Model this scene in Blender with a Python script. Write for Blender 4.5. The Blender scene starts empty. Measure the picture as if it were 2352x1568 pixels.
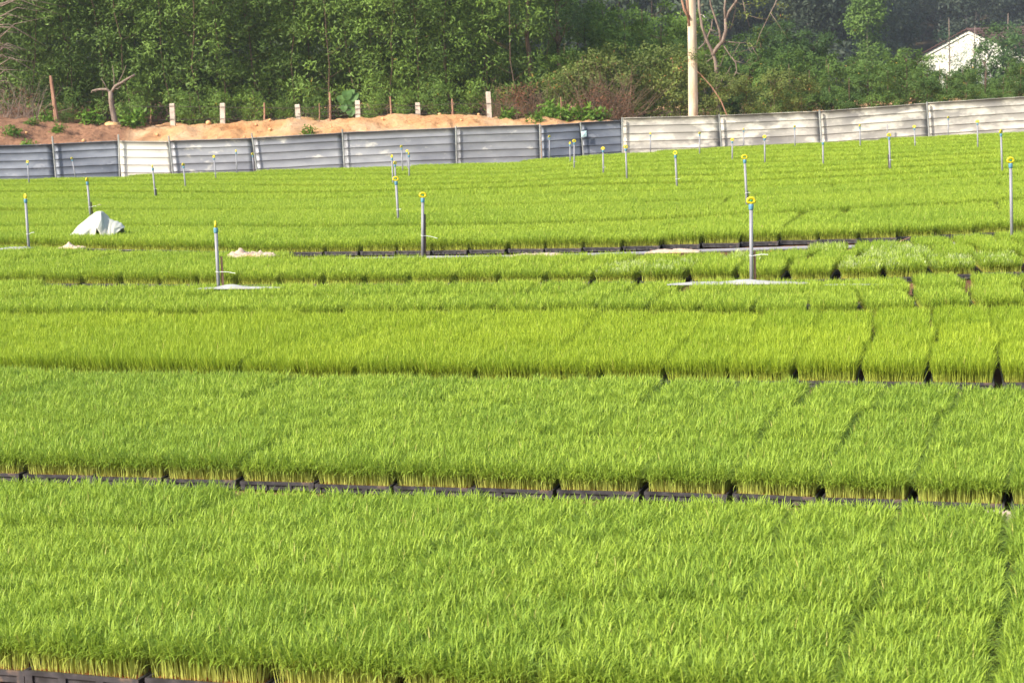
import bpy, math, random
import numpy as np
from mathutils import Vector, Matrix, noise as mnoise
R = math.radians
RNG = np.random.default_rng(11)
random.seed(5)
SC = bpy.context.scene
COL = SC.collection

# ------------------------------------------------------------------ camera
F = 4100.0; CX = 1176.0; CY = 784.0; HCAM = 1.42        # photo pixels at a width of 2352
ROLL = R(2.3)
PITCH = math.atan(634.0 / F * math.cos(ROLL))
r0 = np.array([1.0, 0, 0]); fw = np.array([0, math.cos(PITCH), -math.sin(PITCH)]); u0 = np.array([0, math.sin(PITCH), math.cos(PITCH)])
rv = math.cos(ROLL) * r0 - math.sin(ROLL) * u0
uv = math.sin(ROLL) * r0 + math.cos(ROLL) * u0
CAM = np.array([0.0, 0.0, HCAM])
cam = bpy.data.cameras.new('camera'); camo = bpy.data.objects.new('camera', cam); COL.objects.link(camo)
cam.lens = 36.0 * F / 2352.0; cam.sensor_width = 36.0; cam.clip_start = 0.05; cam.clip_end = 1500
camo.matrix_world = Matrix([[rv[0], uv[0], -fw[0], 0], [rv[1], uv[1], -fw[1], 0], [rv[2], uv[2], -fw[2], HCAM], [0, 0, 0, 1]])
cam.dof.use_dof = True; cam.dof.focus_distance = 7.0; cam.dof.aperture_fstop = 16.0
SC.camera = camo

# ------------------------------------------------------------------ light
SUN_EL = R(38); SUN_AZ = R(236)          # azimuth clockwise from +Y: the sun stands behind the camera, to the left
W = bpy.data.worlds.new('World'); SC.world = W; W.use_nodes = True
nt = W.node_tree; nt.nodes.clear()
sk = nt.nodes.new('ShaderNodeTexSky'); sk.sky_type = 'NISHITA'; sk.sun_disc = False
sk.sun_elevation = SUN_EL; sk.sun_rotation = SUN_AZ; sk.dust_density = 2.5; sk.air_density = 1.2
bg = nt.nodes.new('ShaderNodeBackground'); bg.inputs['Strength'].default_value = 0.15
wo = nt.nodes.new('ShaderNodeOutputWorld')
nt.links.new(sk.outputs[0], bg.inputs[0]); nt.links.new(bg.outputs[0], wo.inputs[0])
sl = bpy.data.lights.new('sun', 'SUN'); sl.energy = 4.4; sl.angle = R(1.5); sl.color = (1.0, 0.93, 0.80)
so = bpy.data.objects.new('sun', sl); COL.objects.link(so)
sd = Vector((math.sin(SUN_AZ) * math.cos(SUN_EL), math.cos(SUN_AZ) * math.cos(SUN_EL), math.sin(SUN_EL)))
so.rotation_euler = sd.to_track_quat('Z', 'Y').to_euler(); so.location = (-8, -8, 12)
SC.view_settings.view_transform = 'Standard'; SC.view_settings.look = 'None'
SC.view_settings.exposure = 0.70; SC.view_settings.gamma = 1.0; SC.view_settings.use_curve_mapping = False

# ------------------------------------------------------------------ helpers
def ray(x, y):
    x = np.asarray(x, float); y = np.asarray(y, float)
    a = (x - CX) / F; b = -(y - CY) / F
    return a[..., None] * rv + b[..., None] * uv + fw

def at_depth(x, y, Y):
    d = ray(x, y); return CAM + d * (np.asarray(Y, float) / d[..., 1])[..., None]

def interp(x, xs, ys): return np.interp(x, xs, ys)

def zbase(X, Y):
    X = np.asarray(X, float); Y = np.asarray(Y, float)
    u = X / np.maximum(Y, 1.0)
    zf = interp(u, [-.29, 0, .06, .287], [-.40, -.45, -.37, -.27])
    near = interp(Y, [0, 3.5, 5.6, 16], [.17, .10, .0, .02])
    t = np.clip((Y - 16) / 17.0, 0, 1.1)
    return near * (1 - np.clip(t, 0, 1)) + zf * t

def on_ground(x, y, dz=0.0):
    x = np.asarray(x, float); y = np.asarray(y, float)
    d = ray(x, y); t = np.full(x.shape, 8.0)
    for i in range(40):
        P = CAM + d * t[..., None]
        zg = zbase(P[..., 0], P[..., 1]) + dz
        t = .5 * t + .5 * (zg - HCAM) / np.minimum(d[..., 2], -1e-3)
    return CAM + d * t[..., None]

def link(o): COL.objects.link(o); return o

def prop(o, label=None, cat=None, group=None, kind=None):
    if label: o['label'] = label
    if cat: o['category'] = cat
    if group: o['group'] = group
    if kind: o['kind'] = kind
    return o

def empty(name, loc=(0, 0, 0), rz=0.0):
    o = bpy.data.objects.new(name, None); o.empty_display_size = .1; o.location = loc; o.rotation_euler = (0, 0, rz); return link(o)

def mesh_np(name, V, F_, mats, attrs=None, smooth=False, midx=None):
    V = np.asarray(V, dtype=np.float32).reshape(-1, 3); F_ = np.asarray(F_, dtype=np.int32)
    k = F_.shape[1]; m = bpy.data.meshes.new(name)
    m.vertices.add(len(V)); m.vertices.foreach_set('co', V.ravel())
    m.loops.add(F_.size); m.loops.foreach_set('vertex_index', F_.ravel())
    m.polygons.add(len(F_)); m.polygons.foreach_set('loop_start', np.arange(0, F_.size, k, dtype=np.int32))
    m.polygons.foreach_set('loop_total', np.full(len(F_), k, dtype=np.int32))
    for mt in (mats if isinstance(mats, (list, tuple)) else [mats]): m.materials.append(mt)
    if midx is not None: m.polygons.foreach_set('material_index', np.asarray(midx, dtype=np.int32))
    if smooth: m.polygons.foreach_set('use_smooth', np.ones(len(F_), dtype=bool))
    for an, av in (attrs or {}).items():
        a = m.attributes.new(an, 'FLOAT', 'POINT'); a.data.foreach_set('value', np.asarray(av, dtype=np.float32))
    m.update(calc_edges=True); m.validate()
    return m

class MB:
    """collects simple solids into one mesh"""
    def __init__(s): s.v = []; s.f = []
    def add(s, V, Fc):
        n = len(s.v); s.v += [tuple(p) for p in V]; s.f += [tuple(i + n for i in f) for f in Fc]; return s
    def box(s, x0, x1, y0, y1, z0, z1):
        V = [(x, y, z) for z in (z0, z1) for y in (y0, y1) for x in (x0, x1)]
        return s.add(V, [(0, 2, 3, 1), (4, 5, 7, 6), (0, 1, 5, 4), (2, 6, 7, 3), (0, 4, 6, 2), (1, 3, 7, 5)])
    def tube(s, pts, rad, n=8, cap=True):
        P = [np.array(p, float) for p in pts]; rads = rad if isinstance(rad, (list, tuple)) else [rad] * len(P)
        base = len(s.v); ref = None
        for i, p in enumerate(P):
            d = P[min(i + 1, len(P) - 1)] - P[max(i - 1, 0)]; d = d / (np.linalg.norm(d) + 1e-9)
            if ref is None: ref = np.array([1., 0, 0]) if abs(d[0]) < .8 else np.array([0, 1., 0])
            a = ref - d * ref.dot(d); a /= np.linalg.norm(a); ref = a; b = np.cross(d, a)
            for j in range(n):
                t = 2 * math.pi * j / n
                s.v.append(tuple(p + rads[i] * (math.cos(t) * a + math.sin(t) * b)))
        for i in range(len(P) - 1):
            for j in range(n):
                j2 = (j + 1) % n
                s.f.append((base + i * n + j, base + i * n + j2, base + (i + 1) * n + j2, base + (i + 1) * n + j))
        if cap:
            s.f.append(tuple(base + j for j in reversed(range(n))))
            s.f.append(tuple(base + (len(P) - 1) * n + j for j in range(n)))
        return s
    def mesh(s, name, mat, smooth=False):
        m = bpy.data.meshes.new(name); m.from_pydata(s.v, [], s.f); m.materials.append(mat)
        if smooth: m.polygons.foreach_set('use_smooth', [True] * len(m.polygons))
        m.update(); return m
    def obj(s, name, mat, parent=None, smooth=False):
        return put(name, s.mesh(name, mat, smooth), parent)

def put(name, mesh, parent=None, loc=None):
    o = bpy.data.objects.new(name, mesh); link(o)
    if parent: o.parent = parent
    if loc is not None: o.location = loc
    return o

# ------------------------------------------------------------------ materials
def new_mat(name):
    m = bpy.data.materials.new(name); m.use_nodes = True; t = m.node_tree; t.nodes.clear()
    return m, t
def N(t, typ, **kw):
    n = t.nodes.new(typ)
    for k, v in kw.items():
        if k in n.inputs: n.inputs[k].default_value = v
        else: setattr(n, k, v)
    return n
def ramp(t, fac, stops):
    n = t.nodes.new('ShaderNodeValToRGB'); e = n.color_ramp.elements
    while len(e) < len(stops): e.new(.5)
    for i, (p, c) in enumerate(stops): e[i].position = p; e[i].color = (*c, 1)
    t.links.new(fac, n.inputs[0]); return n.outputs[0]
def mixc(t, fac, a, b, mode='MIX'):
    n = t.nodes.new('ShaderNodeMix'); n.data_type = 'RGBA'; n.blend_type = mode
    for s_, v in ((0, fac), (6, a), (7, b)):
        if hasattr(v, 'links') or hasattr(v, 'is_linked'): t.links.new(v, n.inputs[s_])
        else: n.inputs[s_].default_value = v if s_ == 0 else (*v, 1)
    return n.outputs[2]
def noise(t, vec, scale, detail=4, rough=.55):
    n = N(t, 'ShaderNodeTexNoise'); n.inputs['Scale'].default_value = scale; n.inputs['Detail'].default_value = detail; n.inputs['Roughness'].default_value = rough
    if vec is not None: t.links.new(vec, n.inputs['Vector'])
    return n.outputs[0]
def mathn(t, op, a, b=0.0, clamp=False):
    n = t.nodes.new('ShaderNodeMath'); n.operation = op; n.use_clamp = clamp
    for i, v in enumerate((a, b)):
        if hasattr(v, 'is_linked'): t.links.new(v, n.inputs[i])
        else: n.inputs[i].default_value = v
    return n.outputs[0]
def mapr(t, v, a, b, c=0., d=1.):
    n = t.nodes.new('ShaderNodeMapRange'); t.links.new(v, n.inputs[0])
    for i, q in enumerate((a, b, c, d)): n.inputs[i + 1].default_value = q
    return n.outputs[0]
def finish(m, t, col, rough=.7, metal=0., spec=.4, bump=None, bstr=.3, bdist=.01, trans=None, tw=.0):
    p = t.nodes.new('ShaderNodeBsdfPrincipled'); o = t.nodes.new('ShaderNodeOutputMaterial')
    if hasattr(col, 'is_linked'): t.links.new(col, p.inputs['Base Color'])
    else: p.inputs['Base Color'].default_value = (*col, 1)
    if hasattr(rough, 'is_linked'): t.links.new(rough, p.inputs['Roughness'])
    else: p.inputs['Roughness'].default_value = rough
    p.inputs['Metallic'].default_value = metal; p.inputs['Specular IOR Level'].default_value = spec
    if bump is not None:
        b = t.nodes.new('ShaderNodeBump'); b.inputs['Strength'].default_value = bstr; b.inputs['Distance'].default_value = bdist
        t.links.new(bump, b.inputs['Height']); t.links.new(b.outputs[0], p.inputs['Normal'])
    out = p.outputs[0]
    if tw > 0:
        tr = t.nodes.new('ShaderNodeBsdfTranslucent'); mx = t.nodes.new('ShaderNodeMixShader'); mx.inputs[0].default_value = tw
        if hasattr(trans, 'is_linked'): t.links.new(trans, tr.inputs[0])
        else: tr.inputs[0].default_value = (*trans, 1)
        t.links.new(out, mx.inputs[1]); t.links.new(tr.outputs[0], mx.inputs[2]); out = mx.outputs[0]
    t.links.new(out, o.inputs[0]); return m
def attr(t, name):
    a = t.nodes.new('ShaderNodeAttribute'); a.attribute_name = name; return a.outputs['Fac']
def wpos(t): return t.nodes.new('ShaderNodeNewGeometry').outputs['Position']
def opos(t): return t.nodes.new('ShaderNodeTexCoord').outputs['Object']
def orand(t): return t.nodes.new('ShaderNodeObjectInfo').outputs['Random']

def rice_mat(name, dark, light, stem, pale=0.0):
    m, t = new_mat(name)
    h = attr(t, 'h'); v = attr(t, 'v'); tt = attr(t, 't')
    nz = noise(t, wpos(t), .55, 3)
    f = mathn(t, 'ADD', mathn(t, 'MULTIPLY', v, .85), mathn(t, 'MULTIPLY', mapr(t, nz, .3, .7), .30))
    f = mathn(t, 'ADD', f, mathn(t, 'MULTIPLY', orand(t), .18)); f = mathn(t, 'SUBTRACT', f, .08, True)
    leaf = mixc(t, f, dark, light)
    leaf = mixc(t, mapr(t, tt, 0, 1, .28, 0.), leaf, stem)              # blades are paler where they leave the sheath
    yel = mathn(t, 'GREATER_THAN', v, .985)
    leaf = mixc(t, mathn(t, 'MULTIPLY', yel, .8), leaf, (.46, .40, .12))
    c = mixc(t, mapr(t, h, .006, .046), stem, leaf)
    c = mixc(t, mapr(t, h, 0, .006, .5, 0.), c, (.40, .24, .10))
    if pale > 0:
        pn = mapr(t, noise(t, wpos(t), 7.0, 2), .46, .60)
        g = mathn(t, 'MULTIPLY', mathn(t, 'MULTIPLY', mapr(t, tt, .45, .8), pn), mathn(t, 'GREATER_THAN', v, .5))
        c = mixc(t, mathn(t, 'MULTIPLY', g, pale), c, (.62, .64, .40))
    tc = mixc(t, .4, c, (.42, .55, .05), 'MIX')
    return finish(m, t, c, .5, 0, .2, trans=tc, tw=.30)

M = {}
M['riceA'] = rice_mat('rice_deep_green', (.095, .222, .024), (.365, .495, .050), (.54, .55, .13))
M['riceB'] = rice_mat('rice_yellow_green', (.145, .265, .017), (.43, .53, .038), (.46, .52, .09))
M['riceC'] = rice_mat('rice_light_green', (.155, .285, .026), (.405, .515, .052), (.48, .52, .10))
M['riceP'] = rice_mat('rice_pale_tips', (.155, .285, .026), (.405, .515, .052), (.48, .52, .10), .9)
M['riceD'] = rice_mat('rice_far', (.185, .32, .025), (.41, .52, .050), (.46, .50, .08))

def simple(name, fn):
    m, t = new_mat(name); fn(m, t); M[name] = m
def _tray(m, t):
    n = noise(t, opos(t), 18, 5); r = orand(t)
    c = ramp(t, n, [(.38, (.028, .025, .028)), (.56, (.060, .054, .060)), (.70, (.20, .13, .09))])
    finish(m, t, c, .42, 0, .5, bump=n, bstr=.15, bdist=.002)
simple('tray', _tray)
def _soil(m, t):
    n = noise(t, opos(t), 60, 6, .7); c = ramp(t, n, [(.3, (.14, .035, .014)), (.5, (.42, .13, .045)), (.75, (.62, .26, .11))])
    finish(m, t, c, .95, 0, .1, bump=n, bstr=1, bdist=.01)
simple('tray_soil', _soil)
def _ground(m, t):
    p = wpos(t); n = noise(t, p, 3, 8, .65); n2 = noise(t, p, 40, 5, .7)
    c = ramp(t, n, [(.3, (.06, .032, .022)), (.5, (.15, .08, .05)), (.7, (.30, .17, .10))])
    c = mixc(t, mapr(t, n2, .3, .7, 0, .6), c, (.16, .08, .045), 'MULTIPLY')
    finish(m, t, c, .95, 0, .1, bump=n2, bstr=.8, bdist=.01)
simple('ground', _ground)
def _bank(m, t):
    p = wpos(t); n = noise(t, p, 1.1, 8, .62); n2 = noise(t, p, 9, 8, .7)
    sx = t.nodes.new('ShaderNodeSeparateXYZ'); t.links.new(p, sx.inputs[0])
    dirt = ramp(t, n, [(.28, (.46, .22, .09)), (.50, (.60, .34, .165)), (.72, (.64, .43, .27))])
    brown = ramp(t, n2, [(.3, (.13, .075, .05)), (.5, (.30, .155, .09)), (.68, (.46, .28, .18))])
    left = mapr(t, mathn(t, 'ADD', sx.outputs[0], mathn(t, 'MULTIPLY', n, 2.0)), -6.9, -6.1)
    c = mixc(t, left, brown, dirt)
    c = mixc(t, mapr(t, n2, .52, .70, 0, .75), c, (.50, .36, .26), 'MULTIPLY')
    finish(m, t, c, .95, 0, .1, bump=n2, bstr=1, bdist=.06)
simple('bank', _bank)
def _rear(m, t):
    p = wpos(t); n = noise(t, p, 1.5, 7, .65)
    c = ramp(t, n, [(.3, (.035, .030, .018)), (.5, (.085, .06, .035)), (.7, (.06, .075, .025))])
    finish(m, t, c, .95, 0, .1, bump=n, bstr=1, bdist=.1)
simple('rear', _rear)

def leaf_mat(name, dark, light, odd=(.45, .33, .05), oddp=.97, tw=.16, rough=.55, spec=.2):
    m, t = new_mat(name); v = attr(t, 'v')
    nz = noise(t, wpos(t), .9, 3)
    f = mathn(t, 'ADD', mathn(t, 'MULTIPLY', v, .7), mathn(t, 'MULTIPLY', mapr(t, nz, .32, .68), .38), True)
    f = mathn(t, 'MULTIPLY', f, mapr(t, orand(t), 0, 1, .65, 1.25), True)
    c = mixc(t, f, dark, light)
    c = mixc(t, mathn(t, 'GREATER_THAN', v, oddp), c, odd)
    tc = mixc(t, .5, c, (.16, .26, .02))
    finish(m, t, c, rough, 0, spec, trans=tc, tw=tw); M[name] = m
leaf_mat('leaf_acacia', (.016, .036, .008), (.21, .335, .06), (.42, .30, .08), .985)
leaf_mat('leaf_dark', (.022, .050, .016), (.095, .17, .045), (.30, .24, .05), .99)
leaf_mat('leaf_fresh', (.026, .065, .012), (.22, .35, .06), (.50, .42, .05), .97)
leaf_mat('leaf_bush', (.022, .055, .013), (.14, .235, .045), (.48, .33, .06), .955)
leaf_mat('leaf_mixed', (.055, .080, .022), (.20, .25, .055), (.40, .17, .07), .90)
leaf_mat('leaf_dry', (.11, .045, .028), (.26, .12, .07), (.34, .26, .10), .9, .15, .8, .15)
leaf_mat('leaf_round', (.05, .12, .03), (.12, .22, .06), (.30, .40, .12), .97)
leaf_mat('leaf_weed', (.05, .12, .013), (.16, .28, .03), (.45, .42, .05), .95)
leaf_mat('leaf_blue', (.045, .095, .050), (.12, .21, .10), (.2, .26, .12), .97)
leaf_mat('leaf_hill', (.030, .045, .030), (.075, .100, .060), (.12, .11, .06), .96)
def _bark(name, a, b, sc, stretch=.15):
    m, t = new_mat(name); mp = N(t, 'ShaderNodeMapping'); mp.inputs['Scale'].default_value = (1, 1, stretch)
    t.links.new(opos(t), mp.inputs[0]); n = noise(t, mp.outputs[0], sc, 7, .65)
    finish(m, t, ramp(t, n, [(.3, a), (.65, b)]), .85, 0, .2, bump=n, bstr=.5, bdist=.01); M[name] = m
_bark('bark_brown', (.06, .040, .028), (.20, .135, .09), 14)
_bark('bark_dead', (.11, .080, .065), (.33, .25, .20), 16)
_bark('bark_stick', (.20, .09, .06), (.48, .28, .19), 20)
_bark('bark_hill', (.12, .10, .09), (.30, .26, .23), 2)
def _euc(m, t):
    mp = N(t, 'ShaderNodeMapping'); mp.inputs['Scale'].default_value = (1, 1, .18); t.links.new(opos(t), mp.inputs[0])
    n = noise(t, mp.outputs[0], 11, 7, .62); n2 = noise(t, opos(t), 2.2, 3)
    c = ramp(t, n, [(.32, (.30, .17, .10)), (.45, (.56, .41, .28)), (.62, (.68, .58, .47))])
    c = mixc(t, mapr(t, n2, .45, .62, 0, .45), c, (.56, .50, .34))
    finish(m, t, c, .7, 0, .25, bump=n, bstr=.35, bdist=.01)
simple('bark_eucalyptus', _euc)
def _metal(name, a, b, c3, patch, pcol, lo, hi, rough=.5, metal=.35):
    m, t = new_mat(name); mp = N(t, 'ShaderNodeMapping'); mp.inputs['Scale'].default_value = (.7, 1, 1.5); p = wpos(t); t.links.new(p, mp.inputs[0])
    n = noise(t, mp.outputs[0], 1.3, 6, .58); n2 = noise(t, mp.outputs[0], 3.2, 7, .62)
    c = ramp(t, n, [(.34, a), (.5, b), (.66, c3)])
    c = mixc(t, mathn(t, 'MULTIPLY', mapr(t, n2, lo, hi), patch), c, pcol)
    c = mixc(t, mapr(t, noise(t, p, 30, 5), .55, .8, 0, .25), c, (.25, .17, .10))
    finish(m, t, c, mapr(t, n, .3, .7, rough - .1, rough + .15), metal, .4); M[name] = m
_metal('sheet_blue', (0.070, 0.081, 0.107), (0.111, 0.125, 0.158), (0.195, 0.213, 0.250), .5, (0.277, 0.287, 0.315), .60, .66)
_metal('sheet_gray', (0.167, 0.171, 0.191), (0.230, 0.235, 0.255), (0.314, 0.319, 0.333), .8, (0.490, 0.470, 0.421), .60, .66)
_metal('sheet_gray_dark', (0.130, 0.135, 0.150), (0.190, 0.195, 0.210), (0.260, 0.265, 0.280), .8, (0.499, 0.480, 0.430), .62, .67)
_metal('sheet_cream', (0.222, 0.207, 0.192), (0.333, 0.312, 0.277), (0.433, 0.403, 0.363), 1., (0.605, 0.564, 0.484), .47, .60, .6, .1)
_metal('sheet_white', (0.486, 0.455, 0.395), (0.587, 0.557, 0.496), (0.627, 0.607, 0.546), .8, (0.364, 0.334, 0.293), .60, .72, .6, .05)
_metal('galvanised', (.28, .29, .29), (.38, .39, .38), (.47, .48, .46), .4, (.2, .17, .14), .62, .72, .45, .4)
def plain(name, c, rough=.5, spec=.5, metal=0., var=.15, sc=12, tw=0.):
    m, t = new_mat(name); n = noise(t, opos(t), sc, 5)
    cc = mixc(t, mapr(t, n, .3, .7, 0, 1), tuple(q * (1 - var) for q in c), tuple(min(1, q * (1 + var)) for q in c))
    finish(m, t, cc, rough, metal, spec, bump=n, bstr=.1, bdist=.002, trans=c, tw=tw); M[name] = m
plain('pvc', (.25, .247, .275), .5, .5, var=.10)
plain('blue_plastic', (.10, .26, .38), .5)
plain('yellow_plastic', (.72, .56, .012), .45, var=.05)
plain('green_plastic', (.02, .28, .12), .4)
plain('tie', (.80, .80, .80), .4, var=.05)
plain('concrete', (.58, .50, .42), .9, .2, var=.28, sc=9)
plain('wire', (.10, .085, .075), .6, .4, .5)
plain('paper', (.50, .68, .72), .6, var=.3, sc=30)
plain('rock', (.60, .36, .17), .9, .2, var=.25, sc=7)
plain('bird', (.85, .85, .85), .6, var=.05)
def cloth(name, a, b, st=(.62, .36, .20), sc=9, amt=.7):
    m, t = new_mat(name); n = noise(t, opos(t), sc, 5, .6); n2 = noise(t, opos(t), sc * 9, 4)
    c = mixc(t, mapr(t, n, .35, .65), a, b); c = mixc(t, mathn(t, 'MULTIPLY', mapr(t, noise(t, opos(t), sc * .6, 3), .52, .68), amt), c, st)
    finish(m, t, c, .75, 0, .3, bump=n2, bstr=.3, bdist=.003, trans=a, tw=.12); M[name] = m
cloth('tarp_white', (.46, .49, .46), (.54, .54, .46), (.46, .40, .29), 5, .4)
cloth('cloth_pink', (.55, .40, .31), (.54, .46, .39), (.62, .34, .16), 8, .8)
cloth('sheet_cover', (.34, .36, .38), (.41, .40, .37), (.36, .28, .20), 4, .6)

# ------------------------------------------------------------------ vegetation meshes
def ribbons(P, az, el, curv, L, wd, k, t0=0., hz=None, v=None, taper=.25):
    """curved leaf ribbons: P (n,3) roots; returns V (n*(k+1)*2,3), F quads, attributes t and v"""
    n = len(P); V = np.zeros((n, k + 1, 2, 3)); T = np.zeros((n, k + 1, 2))
    pos = P.copy(); e = el.copy(); ca, sa = np.cos(az), np.sin(az)
    tw = RNG.uniform(-.5, .5, n); side = np.stack([-np.sin(az + tw), np.cos(az + tw), np.zeros(n)], 1)
    for i in range(k + 1):
        f = i / k; w = wd * np.minimum(1.0, .55 + f * 2.2) * np.clip((1 - f) / .45, .04, 1) * .5
        V[:, i, 0] = pos - side * w[:, None]; V[:, i, 1] = pos + side * w[:, None]; T[:, i, :] = f
        st = L / k; ce = np.cos(e)
        pos = pos + np.stack([ca * ce * st, sa * ce * st, np.sin(e) * st], 1)
        e = e - curv * (0.4 + 1.2 * f) / k
    base = (np.arange(n) * (k + 1) * 2)[:, None]
    j = np.arange(k)[None, :] * 2
    Fq = np.stack([base + j, base + j + 1, base + j + 3, base + j + 2], -1).reshape(-1, 4)
    vv = np.repeat((RNG.random(n) if v is None else v), (k + 1) * 2)
    return V.reshape(-1, 3), Fq, T.reshape(-1), vv

TW, TD = .272, .565          # tray outer size
def seedlings(n, leaves, seg, hs, L, wl, upright, arch, soil_z=.024, sw=.0024):
    """the young rice plants of one tray: a sheath and two or three blades per plant"""
    nx = max(4, int(math.sqrt(n * (TW - .02) / (TD - .02)))); ny = n // nx
    gx, gy = np.meshgrid((np.arange(nx) + .5) / nx - .5, (np.arange(ny) + .5) / ny - .5)
    gx = gx.ravel() + RNG.uniform(-.42, .42, gx.size) / nx; gy = gy.ravel() + RNG.uniform(-.42, .42, gy.size) / ny
    gx *= TW - .022; gy *= TD - .022; n = gx.size
    P = np.stack([gx, gy, np.full(n, soil_z)], 1)
    ox = np.sign(gx) * np.clip((np.abs(gx) - (TW / 2 - .04)) / .03, 0, 1); oy = np.sign(gy) * np.clip((np.abs(gy) - (TD / 2 - .04)) / .03, 0, 1)
    Vs, Fs, Ts, Vv = [], [], [], []; off = 0
    pv = RNG.random(n)
    hgt = hs * RNG.uniform(.75, 1.2, n) * (1 + .12 * np.sin(gx * 37 + gy * 11) * np.sin(gy * 23 + 1))
    lean = RNG.normal(0, .10, (n, 2)) + np.stack([ox, oy], 1) * .09
    top = P + np.stack([lean[:, 0] * hgt, lean[:, 1] * hgt, hgt], 1)
    faz = RNG.uniform(0, 2 * np.pi, n); sd_ = np.stack([np.cos(faz), np.sin(faz), np.zeros(n)], 1) * (sw / 2)
    Vq = np.stack([P - sd_, P + sd_, top + sd_ * .8, top - sd_ * .8], 1).reshape(-1, 3)
    Vs.append(Vq); Fs.append(np.arange(n * 4).reshape(-1, 4)); Ts.append(np.zeros(n * 4)); Vv.append(np.repeat(pv, 4)); off = n * 4
    for li in range(leaves):
        a0 = faz + np.pi * li + RNG.normal(0, .7, n)
        bx, by = np.cos(a0) + ox * 1.1, np.sin(a0) + oy * 1.1; a0 = np.arctan2(by, bx)
        fr = (1.0 if li == 0 else RNG.uniform(.72, 1.0, n)) * np.ones(n)
        Pr = P + (top - P) * fr[:, None]
        el = (RNG.normal(1.32, .16, n) if li == 0 else RNG.normal(upright, .28, n))
        cv = np.abs(RNG.normal(arch * (.6 if li == 0 else 1.), .6, n))
        Ln = L * RNG.uniform(.6, 1.25, n) * (1.0 if li == 0 else .95)
        V_, F_, T_, v_ = ribbons(Pr, a0, el, cv, Ln, wl * RNG.uniform(.7, 1.15, n), seg, v=np.clip(pv * .5 + RNG.random(n) * .5 + (.0 if li else .06), 0, 1))
        Vs.append(V_); Fs.append(F_ + off); Ts.append(T_); Vv.append(v_); off += len(V_)
    V = np.concatenate(Vs); Fq = np.concatenate(Fs)
    return V, Fq, {'t': np.concatenate(Ts), 'v': np.concatenate(Vv), 'h': V[:, 2] - soil_z}

def tray_shell():
    b = MB(); w, d = TW / 2, TD / 2; l = .007
    # outward lip with a thin web below it and feet between openings
    for (x0, x1, y0, y1) in ((-w, w, -d, -d + l), (-w, w, d - l, d), (-w, -w + l, -d + l, d - l), (w - l, w, -d + l, d - l)):
        b.box(x0, x1, y0, y1, .019, .030)
    i = .006
    for (x0, x1, y0, y1) in ((-w + i, w - i, -d + i, -d + i + .003), (-w + i, w - i, d - i - .003, d - i), (-w + i, -w + i + .003, -d + i + .003, d - i - .003), (w - i - .003, w - i, -d + i + .003, d - i - .003)):
        b.box(x0, x1, y0, y1, .001, .019)
    for q in (-.125, -.045, .045, .125):
        b.box(q - .009, q + .009, -d + .0005, -d + i, .0, .019); b.box(q - .009, q + .009, d - i, d - .0005, .0, .019)
    return b
SHELL = tray_shell().mesh('tray_shell', M['tray'])
g = 9; xs = np.linspace(-TW / 2 + .0095, TW / 2 - .0095, g); ys = np.linspace(-TD / 2 + .0095, TD / 2 - .0095, 2 * g)
GX, GY = np.meshgrid(xs, ys); GZ = .0235 + RNG.normal(0, .0012, GX.shape)
idx = np.arange(g * 2 * g).reshape(2 * g, g); SF = np.stack([idx[:-1, :-1], idx[:-1, 1:], idx[1:, 1:], idx[1:, :-1]], -1).reshape(-1, 4)
SOILV = np.stack([GX, GY, GZ], -1).reshape(-1, 3)
SOIL = mesh_np('soil', SOILV, SF, M['tray_soil'])

def style(n, leaves, seg, hs, L, wl, up, arch, mat, cnt, name, sw=.0024):
    out = []
    for i in range(cnt):
        V, Fq, A = seedlings(n, leaves, seg, hs, L, wl, up, arch, sw=sw)
        out.append(mesh_np('seedlings_' + name, V, Fq, mat, A))
    return out
STY = {
    'A': style(3400, 4, 4, .055, .047, .0028, .80, 2.6, M['riceA'], 4, 'a', .0024),
    'B': style(2700, 3, 3, .052, .060, .0029, 1.25, .80, M['riceB'], 4, 'b', .0023),
    'C': style(1900, 3, 3, .046, .052, .0037, 1.08, 1.25, M['riceC'], 4, 'c', .0026),
    'P': style(1500, 3, 3, .046, .052, .0048, 1.00, 1.35, M['riceP'], 3, 'p', .0026),
    'D': style(1000, 3, 3, .048, .052, .0052, 1.10, 1.10, M['riceD'], 5, 'd', .0036),
}

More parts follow.
